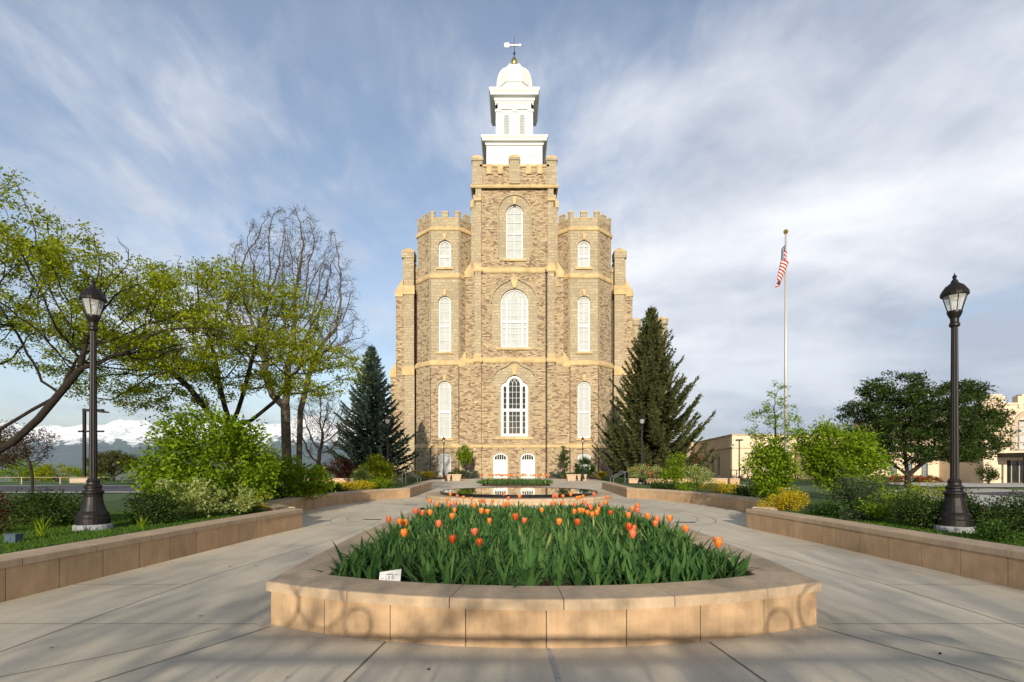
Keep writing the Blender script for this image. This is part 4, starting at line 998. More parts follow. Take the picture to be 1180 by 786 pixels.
def spruce(label, base, H, Rm, mat, seed, skew=0, group=None, lift=.35):
    g = np.random.default_rng(seed); t = thing('spruce_tree', label, 'spruce tree', base, group); b = np.array(base, float)
    mb = MB(); mb.tube([b, b+[.02, 0, H*.5], b+[0, 0, H]], [H*.016, H*.009, .012], 8, caps=False)
    Q = []; z = .35
    def twig(p, d, L_, wd):
        # needle-clad sprig: three crossed slim blades, pointed
        d = d/np.linalg.norm(d); s = np.cross(d, [0, 0, 1.]); s /= np.linalg.norm(s)+1e-9; n_ = np.cross(s, d)
        for a in (0, 1.05, 2.1):
            w = (s*math.cos(a+g.random()*.4)+n_*math.sin(a))*wd; Q.append([p-d*.03, p+d*L_*.35+w, p+d*L_, p+d*L_*.35-w])
    while z < H*.985:
        f = z/H; Rz = Rm*((1-f)**.95)*(1 if f > .12 else .78+f*1.8); k = 5 if f > .85 else (7 if f > .5 else 8)
        a0 = g.random()*6.28
        for i in range(k):
            a = a0+6.283*i/k+g.normal()*.16; L_ = Rz*(1+g.normal()*.17); L_ = max(.12, L_)
            if skew: L_ *= 1+skew*max(0, math.cos(a))*(.5+.5*math.sin(z*2.3))
            el = -.12+.75*f**.9+g.normal()*.06                # droops low, rises high
            h = np.array([math.cos(a), math.sin(a), 0.]); pts = []; n = max(3, int(L_/.33)+1)
            for q in range(n+1):
                s = q/n; pts.append(b+[0, 0, z]+h*L_*s+np.array([0, 0, L_*(math.sin(el)*s-.10*math.sin(math.pi*s)+lift*s**2.6*(.45))]))
            mb.tube(pts, [max(.006, .022*L_*(1-q/n)+.004) for q in range(n+1)], 4, caps=False)
            side = np.array([-h[1], h[0], 0]); m = int(L_/.055)+4
            for q in range(m):
                s = .12+.88*(q+g.random())/m; ii = min(n-1, int(s*n)); tt = s*n-ii; p = pts[ii]*(1-tt)+pts[ii+1]*tt; dd = pts[ii+1]-pts[ii]; dd = dd/np.linalg.norm(dd)
                tl = min(.62, .18+L_*.17*(1.15-s))*(.7+.6*g.random()); sg = 1 if q % 2 else -1
                d2 = dd*.85+side*sg*(.75+g.normal()*.15)+np.array([0, 0, -.15+g.normal()*.2])
                nn = max(1, int(tl/.16))
                for w_ in range(nn): twig(p+d2*tl*(w_/nn)*.8, d2+g.normal(size=3)*.22, .27+.08*g.random(), .052)
                if q % 2 == 0: twig(p, dd+g.normal(size=3)*.3+[0, 0, -.45], .34, .055)
            twig(pts[-1]-dd*.05, dd+[0, 0, .1], .35, .035)
        z += (.33 if f < .8 else .22)*(H/14)**.5
    for q in range(8): twig(b+[0, 0, H-.5+q*.06], np.array([g.normal()*.3, g.normal()*.3, 1]), .3, .03)
    build('trunk', mb, 'bark', t, smooth=True); quads('needles', np.array(Q), mat, t); print('spruce', len(Q))
    return t

# ---------------------------------------------------------------- evergreens
spruce('blue spruce with dense blue-grey needles left of the temple', (-12.9, 46, .42), 11.9, 3.9, 'bneedle', 3)
spruce('taller dark green spruce with upswept branch tips right of the temple', (12.2, 46, .42), 15.4, 4.8, 'needle', 9, skew=.2, lift=.8)

# ---------------------------------------------------------------- deciduous trees
def path3(*p): return [np.array(q, float) for q in p]
# spreading tree at left whose trunk stands outside the picture; one dark limb leans in low
tree('honey_locust', 'spreading yellow-green tree reaching over the left street lamp from beyond its dark leaning limb', 'tree', (-14.6, 12.6, .3),
     [(1500, (-12.6, 12.4, 5.8), (4.5, 3.0, 1.9), .02), (400, (-13.6, 12.2, 7.0), (2.2, 2.0, 1.3), .02), (700, (-9.9, 13.2, 4.9), (2.6, 2.4, 1.3), .02), (40, (-11.9, 12, 8.0), (.35, .3, 1.0), 0)],
     [(path3((-14.6, 12.6, .3), (-14.5, 12.6, .9), (-14.2, 12.5, 1.4)), -1), (path3((-13.5, 12.3, 1.6), (-12.7, 12.1, 1.75), (-12.0, 12, 2.05), (-11.4, 12, 2.6), (-10.9, 12, 3.2), (-10.5, 12.1, 3.8)), 2),
      (path3((-14.1, 12.5, 2.2), (-13.7, 12.4, 3.0), (-13.2, 12.4, 3.7)), 2), (path3((-12.9, 12.6, 2.4), (-12.3, 12.8, 2.9), (-11.7, 13, 3.35)), 4), (path3((-14.4, 12.7, 2.4), (-14.5, 12.6, 3.6)), 2)],
     'lime', .22, 1.5, .33, 60, .08, .042, .13, .12, seed=4, gaps=.37, flat=.5, r0=.0075, tipr=.014, bias=(0, 0, -.01))
# second spreading tree, trunk behind the big bush
tree('honey_locust', 'spreading yellow-green tree with dark forked trunk rising behind the big lime bush', 'tree', (-10.2, 18, .2),
     [(1900, (-10.9, 18, 6.2), (4.6, 3.0, 2.6), .02), (450, (-7.2, 17.5, 4.9), (1.9, 1.8, 1.3), .02), (650, (-13.8, 18.3, 4.9), (2.8, 2.4, 1.6), .02)],
     [(path3((-10.1, 18, .2), (-10.1, 18, 1.2), (-10.15, 18, 2.3), (-10.2, 18, 2.9)), -1), (path3((-9.95, 18, 3.4), (-9.7, 18, 4.2), (-9.4, 17.9, 5.2)), 3), (path3((-10.4, 18, 3.6), (-10.7, 18.1, 4.6), (-10.8, 18.1, 5.4)), 3),
      (path3((-9.4, 17.9, 3.1), (-8.6, 17.8, 3.7), (-8.0, 17.6, 4.3)), 3), (path3((-10.8, 17.8, 3.3), (-11.5, 17.8, 4.2), (-12.3, 17.9, 4.9)), 3)],
     'lime', .25, 1.7, .36, 56, .10, .05, .16, .15, seed=12, gaps=.38, flat=.5, r0=.009, tipr=.017, bias=(0, 0, .0))
# tall leafless tree
tree('bare_tree', 'tall leafless grey tree with twin trunks behind the spreading tree', 'tree', (-12.0, 27, .1),
     [(2300, (-11.9, 27, 10.5), (3.4, 2.8, 4.7), .0), (300, (-9.3, 27, 8.4), (1.5, 1.8, 1.5), .0), (420, (-14.9, 27, 9.3), (1.9, 1.8, 2.2), .0)],
     [(path3((-12.1, 27, .1), (-12.2, 27, 2.5), (-12.25, 27, 4.6), (-12.1, 27, 6.2)), -1), (path3((-11.6, 27.1, .1), (-11.55, 27.1, 2.5), (-11.5, 27.1, 4.4), (-11.1, 27.1, 6.0)), -1),
      (path3((-12.9, 27, 5.2), (-13.4, 27, 6.6)), 2)],
     'twig', .27, 1.7, .34, 8, .40, .018, .11, .24, seed=21, bark='greybark', r0=.011, tipr=.0125, bias=(0, 0, .14))
tree('bare_tree', 'small leafless brown tree left of the blue spruce', 'tree', (-13.9, 36, .1),
     [(900, (-13.9, 36, 4.5), (2.4, 2.0, 2.7), .0)],
     [(path3((-13.9, 36, .1), (-13.85, 36, .9), (-13.9, 36, 1.8)), -1)],
     'twig', .22, 1.5, .28, 7, .40, .020, .12, .15, seed=23, bark='bark', r0=.0085, tipr=.011)
# broad dark tree on the right
tree('broad_tree', 'broad dark green tree with low forking trunk behind the right street lamp', 'tree', (25.2, 33, .1),
     [(1300, (25.9, 33, 4.4), (4.0, 3.5, 2.5), .12), (450, (28.9, 33, 3.5), (2.3, 2.2, 2.0), .12), (400, (23.8, 33, 3.4), (2.3, 2.2, 1.9), .12), (260, (24.3, 33, 6.4), (2.3, 1.8, 1.3), .1), (200, (28.4, 33, 5.9), (2.2, 1.6, 1.2), .1), (120, (21.9, 33, 4.9), (1.3, 1.2, .8), .1), (120, (30.3, 33, 4.6), (1.4, 1.2, .8), .1), (420, (25.8, 32.6, 2.35), (3.9, 2.6, .85), .1)],
     [(path3((25.2, 33, .1), (25.2, 33, .5), (25.2, 33, .9)), -1), (path3((24.7, 32.9, 1.25), (24.0, 32.9, 1.7), (23.1, 32.9, 2.2)), 2), (path3((25.7, 33, 1.3), (26.4, 33, 1.9), (27.2, 33, 2.5)), 2), (path3((25.1, 33, 1.6), (25.0, 33, 2.6)), 2)],
     'dark', .3, 2.0, .40, 62, .17, .08, .22, .18, seed=31, gaps=.28, flat=.42, r0=.011, tipr=.02)
# slim sapling in front of the flagpole
tree('sapling', 'slender upright sapling with open branches standing against the flagpole', 'tree', (11.0, 22, .38),
     [(230, (11.0, 22, 3.1), (1.35, 1.2, 1.35), .1), (60, (11.05, 22, 4.5), (.5, .5, .75), .1)],
     [(path3((11, 22, .38), (11, 22, 1.0), (11, 22, 1.7), (11.02, 22, 2.6), (11.02, 22, 3.6)), -1)],
     'bright', .2, 1.3, .26, 15, .10, .055, .09, .05, seed=41, r0=.006, tipr=.0095)
tree('young_tree', 'young bright green tree beside the corner of the temple steps, left of the doors', 'tree', (-5.75, 59.5, .1),
     [(170, (-5.75, 59.5, 2.75), (1.05, .9, 1.25), .1)], [(path3((-5.75, 59.5, .1), (-5.75, 59.5, 1.3)), -1)],
     'bright', .2, 1.3, .26, 34, .17, .10, .14, .055, seed=51, r0=.008, tipr=.014)
tree('young_tree', 'thin young green tree against the wall right of the temple doors', 'tree', (5.75, 59.5, .1),
     [(80, (5.75, 59.5, 2.4), (.75, .6, 1.2), .1), (20, (5.7, 59.5, 3.5), (.3, .3, .5), .1)], [(path3((5.75, 59.5, .1), (5.75, 59.5, 1.3), (5.72, 59.5, 2.4)), -1)],
     'green', .2, 1.3, .26, 30, .16, .09, .13, .05, seed=53, r0=.008, tipr=.014)
tree('small_tree', 'rounded olive-green tree beyond the road on the left', 'tree', (-39.2, 50, 0),
     [(330, (-39.2, 50, 1.75), (2.5, 2.0, 1.25), .2)], [(path3((-39.2, 50, -.1), (-39.2, 50, .5)), -1)],
     'olive', .26, 1.8, .35, 40, .18, .10, .18, .12, seed=61, r0=.010, tipr=.018)
tree('small_tree', 'purple-tinged small tree with a thin trunk on the near road verge', 'tree', (-27.3, 28.5, 0),
     [(300, (-27.6, 28.5, 2.7), (1.75, 1.5, 1.35), .1)], [(path3((-27.0, 28.5, -.1), (-27.0, 28.5, .9), (-27.1, 28.5, 1.5)), -1)],
     'redleaf', .22, 1.5, .3, 16, .10, .06, .15, .07, seed=63, r0=.007, tipr=.012)
tree('small_tree', 'olive tree with pinkish new leaves at the far left verge', 'tree', (-33.5, 33, 0),
     [(300, (-33.8, 33, 2.5), (2.1, 1.6, 1.6), .1)], [(path3((-33.5, 33, -.1), (-33.5, 33, .8)), -1)],
     'olive', .25, 1.6, .33, 26, .14, .08, .18, .09, seed=65, r0=.008, tipr=.014)

# ---------------------------------------------------------------- shrubs, left beds
Z = .39
shrub('large_bush', 'big lime-green bush in front of the forked tree trunk', (-8.05, 13.6, Z), [(-.2, 0, 1.1, 2.0, 1.0, 1.0), (-.35, 0, 1.9, 1.45, .9, .8), (.5, -.1, 1.0, 1.2, .8, .85), (-1.3, 0, .95, 1.05, .8, .7), (.45, 0, 1.75, .6, .6, .5)], 'bright', 15500, .115, .062, 1, stems=16, cs=.15, clumps=330, cat='bush')
shrub('large_bush', 'lower lime-green bush next to the leafy end of the near wall', (-8.1, 17.4, Z), [(0, 0, .75, 1.35, .9, .75), (.7, 0, .55, 1.0, .8, .55), (-.6, 0, 1.1, .8, .7, .6)], 'bright', 7500, .12, .064, 2, stems=12, cs=.15, clumps=170, cat='bush')
shrub('shrub', 'dark green mounded shrub left of the left lamp base', (-8.75, 9.5, Z), [(0, 0, .28, .75, .5, .30), (-.35, 0, .33, .5, .4, .3)], 'dark', 6500, .05, .028, 3, stems=10, cs=.07, clumps=200)
shrub('shrub', 'dark green shrub in the shade right of the left lamp base', (-7.2, 9.8, Z), [(0, 0, .3, .36, .4, .34)], 'dark', 3600, .05, .028, 4, cs=.07, clumps=110)
shrub('shrub', 'pale variegated shrub with cream-pink blossom behind the near left wall', (-7.15, 10.9, Z), [(0, 0, .25, .8, .4, .27), (.35, 0, .5, .3, .28, .38), (-.55, .2, .5, .33, .3, .34), (.8, .5, .35, .35, .3, .33)], 'pale', 3900, .07, .042, 5, stems=14, cs=.055, clumps=120, flowers=('pale', 60, .07), stem_r=.006)
shrub('shrub', 'reddish leaved shrub at the far left of the near bed', (-10.1, 9.6, Z), [(0, 0, .3, .6, .4, .3)], 'redleaf', 3000, .05, .03, 6, cs=.08, clumps=100)
shrub('shrub', 'small golden-green shrub at the foot of the big lime bush', (-6.75, 12.8, Z), [(0, 0, .16, .28, .25, .16)], 'yellow', 700, .05, .03, 7, cs=.06, clumps=28)
for i, (x, y, r_, lab) in enumerate([(-8.15, 20.2, .55, 'low dark green groundcover shrub at the near end of the curved left bed'), (-7.9, 22.0, .6, 'low deep green groundcover shrub in the middle of the curved left bed')]):
    shrub('low_shrub', lab, (x, y, Z), [(0, 0, .14, r_, r_, .16)], 'dark', 1600, .06, .035, 20+i, cs=.08, clumps=60)
shrub('low_shrub', 'bright yellow spreading shrub in the curved left bed', (-7.75, 24.3, Z), [(0, 0, .16, 1.0, .5, .2)], 'yellow', 3000, .07, .04, 23, cs=.09, clumps=80)
shrub('low_shrub', 'fresh green clump of leaves next to the yellow spreading shrub', (-6.75, 25.2, Z), [(0, 0, .2, .7, .5, .22)], 'bright', 1500, .09, .05, 24, cs=.1, clumps=50)
shrub('shrub', 'pale stemmed shrub with cream-green leaves above the yellow groundcover', (-8.1, 27.0, Z), [(0, 0, .6, .55, .45, .5)], 'pale', 1300, .09, .055, 25, cs=.1, clumps=45)
shrub('shrub', 'tall rounded yellow-green shrub in front of the blue spruce', (-7.75, 27.5, Z), [(0.1, 0, .95, .95, .8, .75), (-.3, 0, .6, .8, .7, .5), (.5, 0, .5, .7, .6, .5)], 'lime', 5200, .12, .065, 26, stems=12, cs=.14, clumps=120)
shrub('shrub', 'grey-green low shrub beneath the tall rounded yellow-green shrub', (-6.9, 27.5, Z), [(0, 0, .25, .9, .5, .28)], 'greygreen', 2000, .07, .04, 27, cs=.1, clumps=60)
shrub('shrub', 'dark purple-leaved shrub between small bare tree and blue spruce', (-14.9, 43.2, .42), [(0, 0, .9, 1.9, .9, .9), (1.2, 0, .8, 1.2, .8, .8)], 'redleaf', 4200, .13, .08, 28, cs=.2, clumps=90)
for i, (x, y, s_, mt, lab) in enumerate([(-12.2, 55.7, .7, 'yellow', 'round yellow shrub leftmost along the temple foundation'), (-10.9, 55.7, .7, 'yellow', 'second round yellow shrub from the blue spruce along the foundation'), (-9.5, 55.7, .7, 'yellow', 'round yellow shrub just left of the small lamp by the temple'),
        (-7.4, 58.6, .55, 'green', 'flat green shrub right of the small lamp by the temple'), (-14.0, 57.5, .7, 'bluegreen', 'blue-green shrub at the foot of the blue spruce by the temple'), (-5.0, 60.2, .8, 'bluegreen', 'blue-green shrub under the young tree left of the doors'),
        (5.0, 60.2, .8, 'bluegreen', 'blue-green shrub at the wall right of the doors'), (6.1, 58.6, .5, 'green', 'flat green shrub before the thin young tree'), (9.8, 58, .6, 'yellow', 'yellow-green low shrub by the temple wall near the tall spruce'), (-6.7, 60.8, .9, 'dark', 'dark conical shrub against the temple wall behind the young tree')]):
    shrub('foundation_shrub', lab, (x, y, .08), [(0, 0, s_*.6, s_*1.15, s_*.8, s_*.62)], mt, 1500, .12, .07, 40+i, cs=.13, clumps=45)
shrub('ball_shrub', 'clipped round dark green bush in front of the right temple tower', (8.1, 59.2, .1), [(0, 0, 1.25, 1.2, 1.0, 1.1)], 'green', 5200, .13, .08, 60, cs=.13, clumps=170, shell=.6)
# right beds
shrub('large_bush', 'dense upright green bush left of the golden shrub on the right', (7.35, 15.2, Z), [(0, 0, 1.05, .78, .7, .75), (0, 0, .6, .6, .6, .5), (.05, 0, 1.45, .5, .5, .45)], 'bright', 6200, .10, .058, 70, stems=10, cs=.11, clumps=170, cat='bush')
shrub('large_bush', 'big yellow-green bush with arching stems behind the golden shrub', (10.4, 16.8, Z), [(0, 0, 1.5, 1.35, 1.0, .95), (.35, 0, 1.0, 1.5, 1.0, .8), (-.55, 0, 1.9, .8, .7, .65), (.9, 0, 1.6, .8, .7, .6)], 'bright', 12500, .11, .06, 71, stems=16, cs=.15, clumps=260, cat='bush')
shrub('shrub', 'grey-green feathery shrub in front of the big yellow-green bush', (7.75, 11.9, Z), [(0, 0, .45, .55, .45, .42), (.55, 0, .4, .5, .45, .4), (-.3, 0, .3, .45, .4, .3)], 'greygreen', 6500, .06, .028, 72, stems=16, cs=.09, clumps=210, stem_r=.007)
shrub('shrub', 'thin-stemmed open shrub with scattered leaves left of the right lamp', (7.35, 9.9, Z), [(0, 0, .42, .42, .35, .38), (-.45, .2, .4, .35, .3, .35)], 'bright', 1500, .055, .03, 73, stems=16, cs=.07, clumps=70, stem_r=.006, stem_mat='greybark')
shrub('shrub', 'rounded golden-yellow shrub just behind the right wall junction', (6.65, 12.9, Z), [(0, 0, .22, .45, .35, .26), (.15, 0, .32, .35, .3, .2), (-.4, .2, .12, .3, .25, .12)], 'yellow', 4200, .045, .024, 74, cs=.055, clumps=190)
shrub('shrub', 'low dark green groundcover under the stems beside the golden shrub', (7.2, 11.0, Z), [(0, 0, .12, .8, .5, .15)], 'green', 2600, .06, .035, 75, cs=.08, clumps=80)
shrub('shrub', 'dark red-green shrub directly left of the right lamp base', (7.0, 9.1, Z), [(0, 0, .3, .32, .35, .32)], 'dark', 3200, .045, .026, 76, cs=.07, clumps=110)
shrub('shrub', 'dark shrub behind and right of the right lamp base', (8.1, 9.6, Z), [(0, 0, .28, .4, .35, .28)], 'dark', 2600, .05, .028, 77, cs=.07, clumps=90)
shrub('rose_bush', 'dark bush dotted with pink roses at the right end of the bed', (8.1, 8.4, Z), [(0, 0, .3, .55, .4, .32), (.4, 0, .3, .5, .4, .3)], 'dark', 6000, .045, .028, 78, cs=.07, clumps=200, flowers=('pink', 16, .06))
shrub('shrub', 'young yellow-green sapling shrub in front of the tall spruce', (8.0, 26, Z), [(0, 0, 1.05, .5, .45, .75), (-.2, 0, .6, .6, .5, .45)], 'bright', 2300, .10, .055, 80, stems=10, cs=.12, clumps=75)
shrub('rose_bush', 'light green rose bush with red-pink blooms beside the middle right lamp', (7.7, 30.5, Z), [(-.35, 0, .75, .8, .6, .42), (.4, 0, .65, .7, .5, .4)], 'pale', 2300, .09, .055, 81, cs=.12, clumps=70, flowers=('redpetal', 26, .16))
shrub('shrub', 'pale green leafy shrub right of the young sapling shrub', (9.2, 26.5, Z), [(0, 0, .7, .65, .5, .4), (.5, 0, .5, .5, .4, .35)], 'pale', 1900, .10, .055, 82, cs=.11, clumps=60)
shrub('low_shrub', 'bright green perennial clump in the far right bed', (7.5, 22.8, Z), [(0, 0, .2, .55, .4, .25)], 'bright', 1200, .08, .05, 83, cs=.09, clumps=40)
shrub('low_shrub', 'deep green low shrub between the green clump and the olive-gold shrub', (6.9, 24.2, Z), [(0, 0, .15, .8, .4, .2)], 'dark', 1500, .08, .05, 84, cs=.09, clumps=50)
shrub('low_shrub', 'flat olive-gold spreading shrub in the curved right bed', (8.2, 21.0, Z), [(0, 0, .2, .75, .5, .22), (.5, 0, .15, .4, .4, .18)], 'yellow', 2000, .06, .035, 85, cs=.08, clumps=60); 
shrub('low_shrub', 'dark green spreading shrub between the olive-gold shrub and the upright bush', (8.2, 18.4, Z), [(0, 0, .2, .6, .5, .22)], 'dark', 1700, .07, .04, 86, cs=.09, clumps=60)
shrub('shrub', 'brownish twiggy shrub in front of the annex side wall', (17.9, 53, .05), [(0, 0, 1.5, 1.7, 1.2, 1.4)], 'redleaf', 2600, .13, .08, 87, cs=.25, clumps=60)
shrub('shrub', 'small green shrub at the hall entrance under the canopy', (39.7, 43, 0), [(0, 0, .9, .8, .6, .9)], 'dark', 1600, .14, .08, 88, cs=.16, clumps=50)
shrub('red_flower_bed', 'strip of red tulips in front of the low cream wing', (36.5, 47.5, 0), [(0, 0, .3, 4.2, .6, .25)], 'green', 3600, .16, .06, 89, cs=.15, clumps=90, flowers=('redpetal', 170, .22), cat='flower bed')
for i, (x, y, s_, mt, lab) in enumerate([(-46.5, 52, 1.7, 'lime', 'lime-green bush beyond the rail left of the tall area light'), (-42.4, 52, 1.45, 'bright', 'bright green bush beyond the rail beside the tall area light'), (-50.5, 53, 2.0, 'bright', 'leafy green bush beyond the rail, tallest of its row'),
        (-35.0, 52, 1.45, 'bright', 'green bush just right of the rounded olive tree beyond the road'), (-31.6, 52, 1.35, 'lime', 'yellow-green bush behind the big lime bush beyond the road'), (-55.5, 53, 1.8, 'green', 'deep green bush at the far left beyond the rail'), (-28.0, 54, 1.7, 'green', 'deep green bush glimpsed between near tree trunks beyond the road'), (-24.0, 54, 1.6, 'lime', 'yellow-green bush glimpsed left of the small leafless tree'),(-20.3, 55, 1.5, 'green', 'green bush beyond the small leafless tree')]):
    shrub('roadside_bush', lab, (x, y, -.03), [(0, 0, s_*.5, s_*1.35, s_*.8, s_*.55), (-s_*.6, 0, s_*.4, s_*.8, s_*.7, s_*.4)], mt, 3400, .17, .1, 90+i, cs=.2, clumps=90, cat='bush', group='bushes beyond the left road')

# iris-like spiky plants
def spiky(label, x, y, n, h, seed):
    g = np.random.default_rng(seed); mb = MB()
    for k in range(n):
        a = g.random()*6.28; b_ = (x+g.normal()*.03, y+g.normal()*.03, Z); l = h*(.7+.4*g.random()); lean = .15+.5*g.random(); w = .012
        d = np.array([math.cos(a), math.sin(a)]); s = np.array([-d[1], d[0]]); P = []
        for q in range(5):
            t = q/4; c = np.array([b_[0]+d[0]*lean*l*t*t, b_[1]+d[1]*lean*l*t*t, Z+l*t*(1-.25*lean*t)]); ww = w*(1-t**2)+.001
            P += [(c[0]-s[0]*ww, c[1]-s[1]*ww, c[2]), (c[0]+s[0]*ww, c[1]+s[1]*ww, c[2])]
        mb.add(P, [(2*q, 2*q+1, 2*q+3, 2*q+2) for q in range(4)])
    tag(build('spiky_plant', mb, 'bright', loc=(x, y, Z)), label, 'plant')
spiky('spiky green plant with sword leaves in front of the left lamp base', -7.55, 7.9, 22, .36, 1)
spiky('small spiky green plant right of the left lamp at the pale shrub', -6.75, 8.9, 14, .26, 2)
spiky('small spiky green plant among low leaves near the right lamp', 7.1, 8.6, 12, .22, 3)
# grass on the near beds
def grass(name, poly_fn, n, h, seed, z):
    g = np.random.default_rng(seed); P = poly_fn(n, g); d = unit(n, g)*.35; d[:, 2] = 1; d /= np.linalg.norm(d, axis=1)[:, None]
    a = g.random(n)*6.28; s = np.stack([np.cos(a), np.sin(a), np.zeros(n)], 1)*.006; hh = (h*(.5+g.random(n)))[:, None]
    q = quads(name, np.stack([P-s, P+s, P+d*hh], 1), 'grassm', k=3); return tag(q, None, 'grass', kind='stuff')
def mk(side):
    def f(n, g):
        y = 5+7.3*g.random(n)**1.2; x = np.interp(y, [p[1] for p in wa], [p[0] for p in wa])+.45+g.random(n)*(5.6)*np.minimum(1, .3+g.random(n)); return np.stack([side*x, y, np.full(n, Z)], 1)
    return f
grass('turf_grass', mk(-1), 26000, .045, 1, Z); grass('turf_grass', mk(1), 26000, .045, 2, Z)

# ---------------------------------------------------------------- street lamps
def lamp(label, loc, group='dark street lamps with glass lanterns', plinth=True, slim=.76):
    t = thing('street_lamp', label, 'street lamp', loc, group); x, y, z = loc
    if plinth:
        m = MB(); m.lathe([(.37, -.1), (.37, .10), (.355, .13), (.0, .13)], loc, 20, caps=False); build('plinth', m, 'concrete', t)
    m = MB(); m.lathe([(.325, .13), (.325, .23), (.30, .25), (.30, .30), (.275, .33), (.245, .36), (.20, .47), (.175, .60), (.185, .655), (.205, .67), (.205, .70), (.16, .72), (.15, .75), (.17, .765), (.17, .79), (.125, .82), (.12, .86), (.135, .875), (.10, .92)], loc, 24); build('base', m, 'iron', t, smooth=False)
    m = MB()
    prof = [(.082, .9), (.062, 3.55)]; N = 24; vs = []; fs = []
    for i, (r, zz) in enumerate(prof):
        for k in range(N): a = 2*math.pi*k/N; rr = r*(1 if k % 2 else .88); vs.append((x+rr*math.cos(a), y+rr*math.sin(a), z+zz))
    for k in range(N): fs.append((k, (k+1) % N, N+(k+1) % N, N+k))
    m.add(vs, fs); build('pole', m, 'iron', t)
    m = MB(); m.lathe([(.075, 3.5), (.10, 3.52), (.10, 3.55), (.08, 3.58), (.08, 3.64), (.12, 3.70), (.14, 3.74), (.14, 3.77), (.05, 3.78)], loc, 16); build('collar', m, 'iron', t)
    m = MB(); m.lathe([(.125, 3.77), (.225, 4.03)], loc, 8, caps=False); ln_ = build('lantern_glass', m, 'lamp_glass', t)
    m = MB()
    for k in range(8):
        a = 2*math.pi*(k+.5)/8; c, s = math.cos(a), math.sin(a); m.tube([(x+.13*c, y+.13*s, z+3.77), (x+.23*c, y+.23*s, z+4.04)], .009, 4)
    build('lantern_rib', m, 'iron', ln_)
    m = MB(); m.lathe([(.0, 3.95), (.06, 3.96), (.06, 4.04), (0, 4.06)], loc, 10, caps=False); m.lathe([(.03, 3.78), (.03, 3.83)], loc, 8); build('lamp_head', m, 'pane', ln_)
    m = MB(); m.lathe([(.2, 4.02), (.255, 4.03), (.262, 4.06), (.25, 4.085), (.235, 4.10), (.20, 4.155), (.15, 4.20), (.10, 4.235), (.075, 4.25), (.06, 4.285), (.035, 4.31), (.03, 4.33), (.045, 4.35), (.03, 4.375), (.012, 4.39), (.006, 4.42)], loc, 16); build('roof', m, 'iron', t)
    m = MB()
    for k in range(16): a = 2*math.pi*k/16; m.tube([(x+.25*math.cos(a), y+.25*math.sin(a), z+4.085), (x+.155*math.cos(a), y+.155*math.sin(a), z+4.20)], .006, 3, caps=False)
    build('roof_rib', m, 'iron', t)
    t.scale = (slim, slim, 1)
    return t
lamp('tall dark street lamp in the bed behind the near left wall', (-7.62, 8.95, .36))
lamp('tall dark street lamp in the bed behind the near right wall', (7.22, 8.7, .36))
lamp('dark street lamp in front of the blue spruce', (-8.0, 31.7, .36), plinth=True)
lamp('dark street lamp in front of the tall dark spruce', (7.75, 31.7, .36), plinth=True)
lamp('small-looking dark street lamp before the left octagonal tower', (-7.0, 50.3, .05), plinth=False, slim=.62); lamp('small-looking dark street lamp before the right octagonal tower', (6.65, 50.3, .05), plinth=False, slim=.62)
# modern area lights
t = thing('area_light', 'tall square-armed dark light pole beyond the road rail', 'light pole', (-38.3, 45.5, 0)); m = MB(); m.box(-38.4, -38.2, 45.4, 45.6, .4, 6.6); build('pole', m, 'iron', t)
m = MB(); m.box(-38.4, -36.6, 45.38, 45.62, 6.35, 6.55); m.box(-38.8, -36.6, 45.4, 45.6, 4.5, 4.65); build('arm', m, 'iron', t); m = MB(); m.box(-36.9, -36.3, 45.2, 45.8, 6.25, 6.35); build('lamp_head', m, 'iron', t)
m = MB(); m.box(-39.2, -37.6, 45, 46, -.1, .42); build('base_block', m, 'creamdark', t)
for (x, y, lab) in ((14.2, 50, 'dark square-headed light pole between the tall spruce and the annex'), (21.6, 58, 'dark light pole in front of the annex arches'), (25.0, 57, 'dark light pole with a side camera at the annex corner')):
    t = thing('area_light', lab, 'light pole', (x, y, 0)); h = {14.2: 5.4, 21.6: 3.9, 25.0: 4.3}[x]
    m = MB(); m.tube([(x, y, 0), (x, y, h)], .07, 8); m.lathe([(.2, 0), (.2, .2), (.12, .3)], (x, y, 0), 10); build('pole', m, 'iron', t)
    m = MB(); m.box(x-.3, x+.3, y-.3, y+.3, h, h+.16); build('lamp_head', m, 'iron', t)
    if x == 25.0: m = MB(); m.box(x-.7, x-.4, y-.15, y+.15, h-.6, h-.35); m.tube([(x, y, h-.4), (x-.5, y, h-.42)], .03, 5); build('camera', m, 'pane', t)
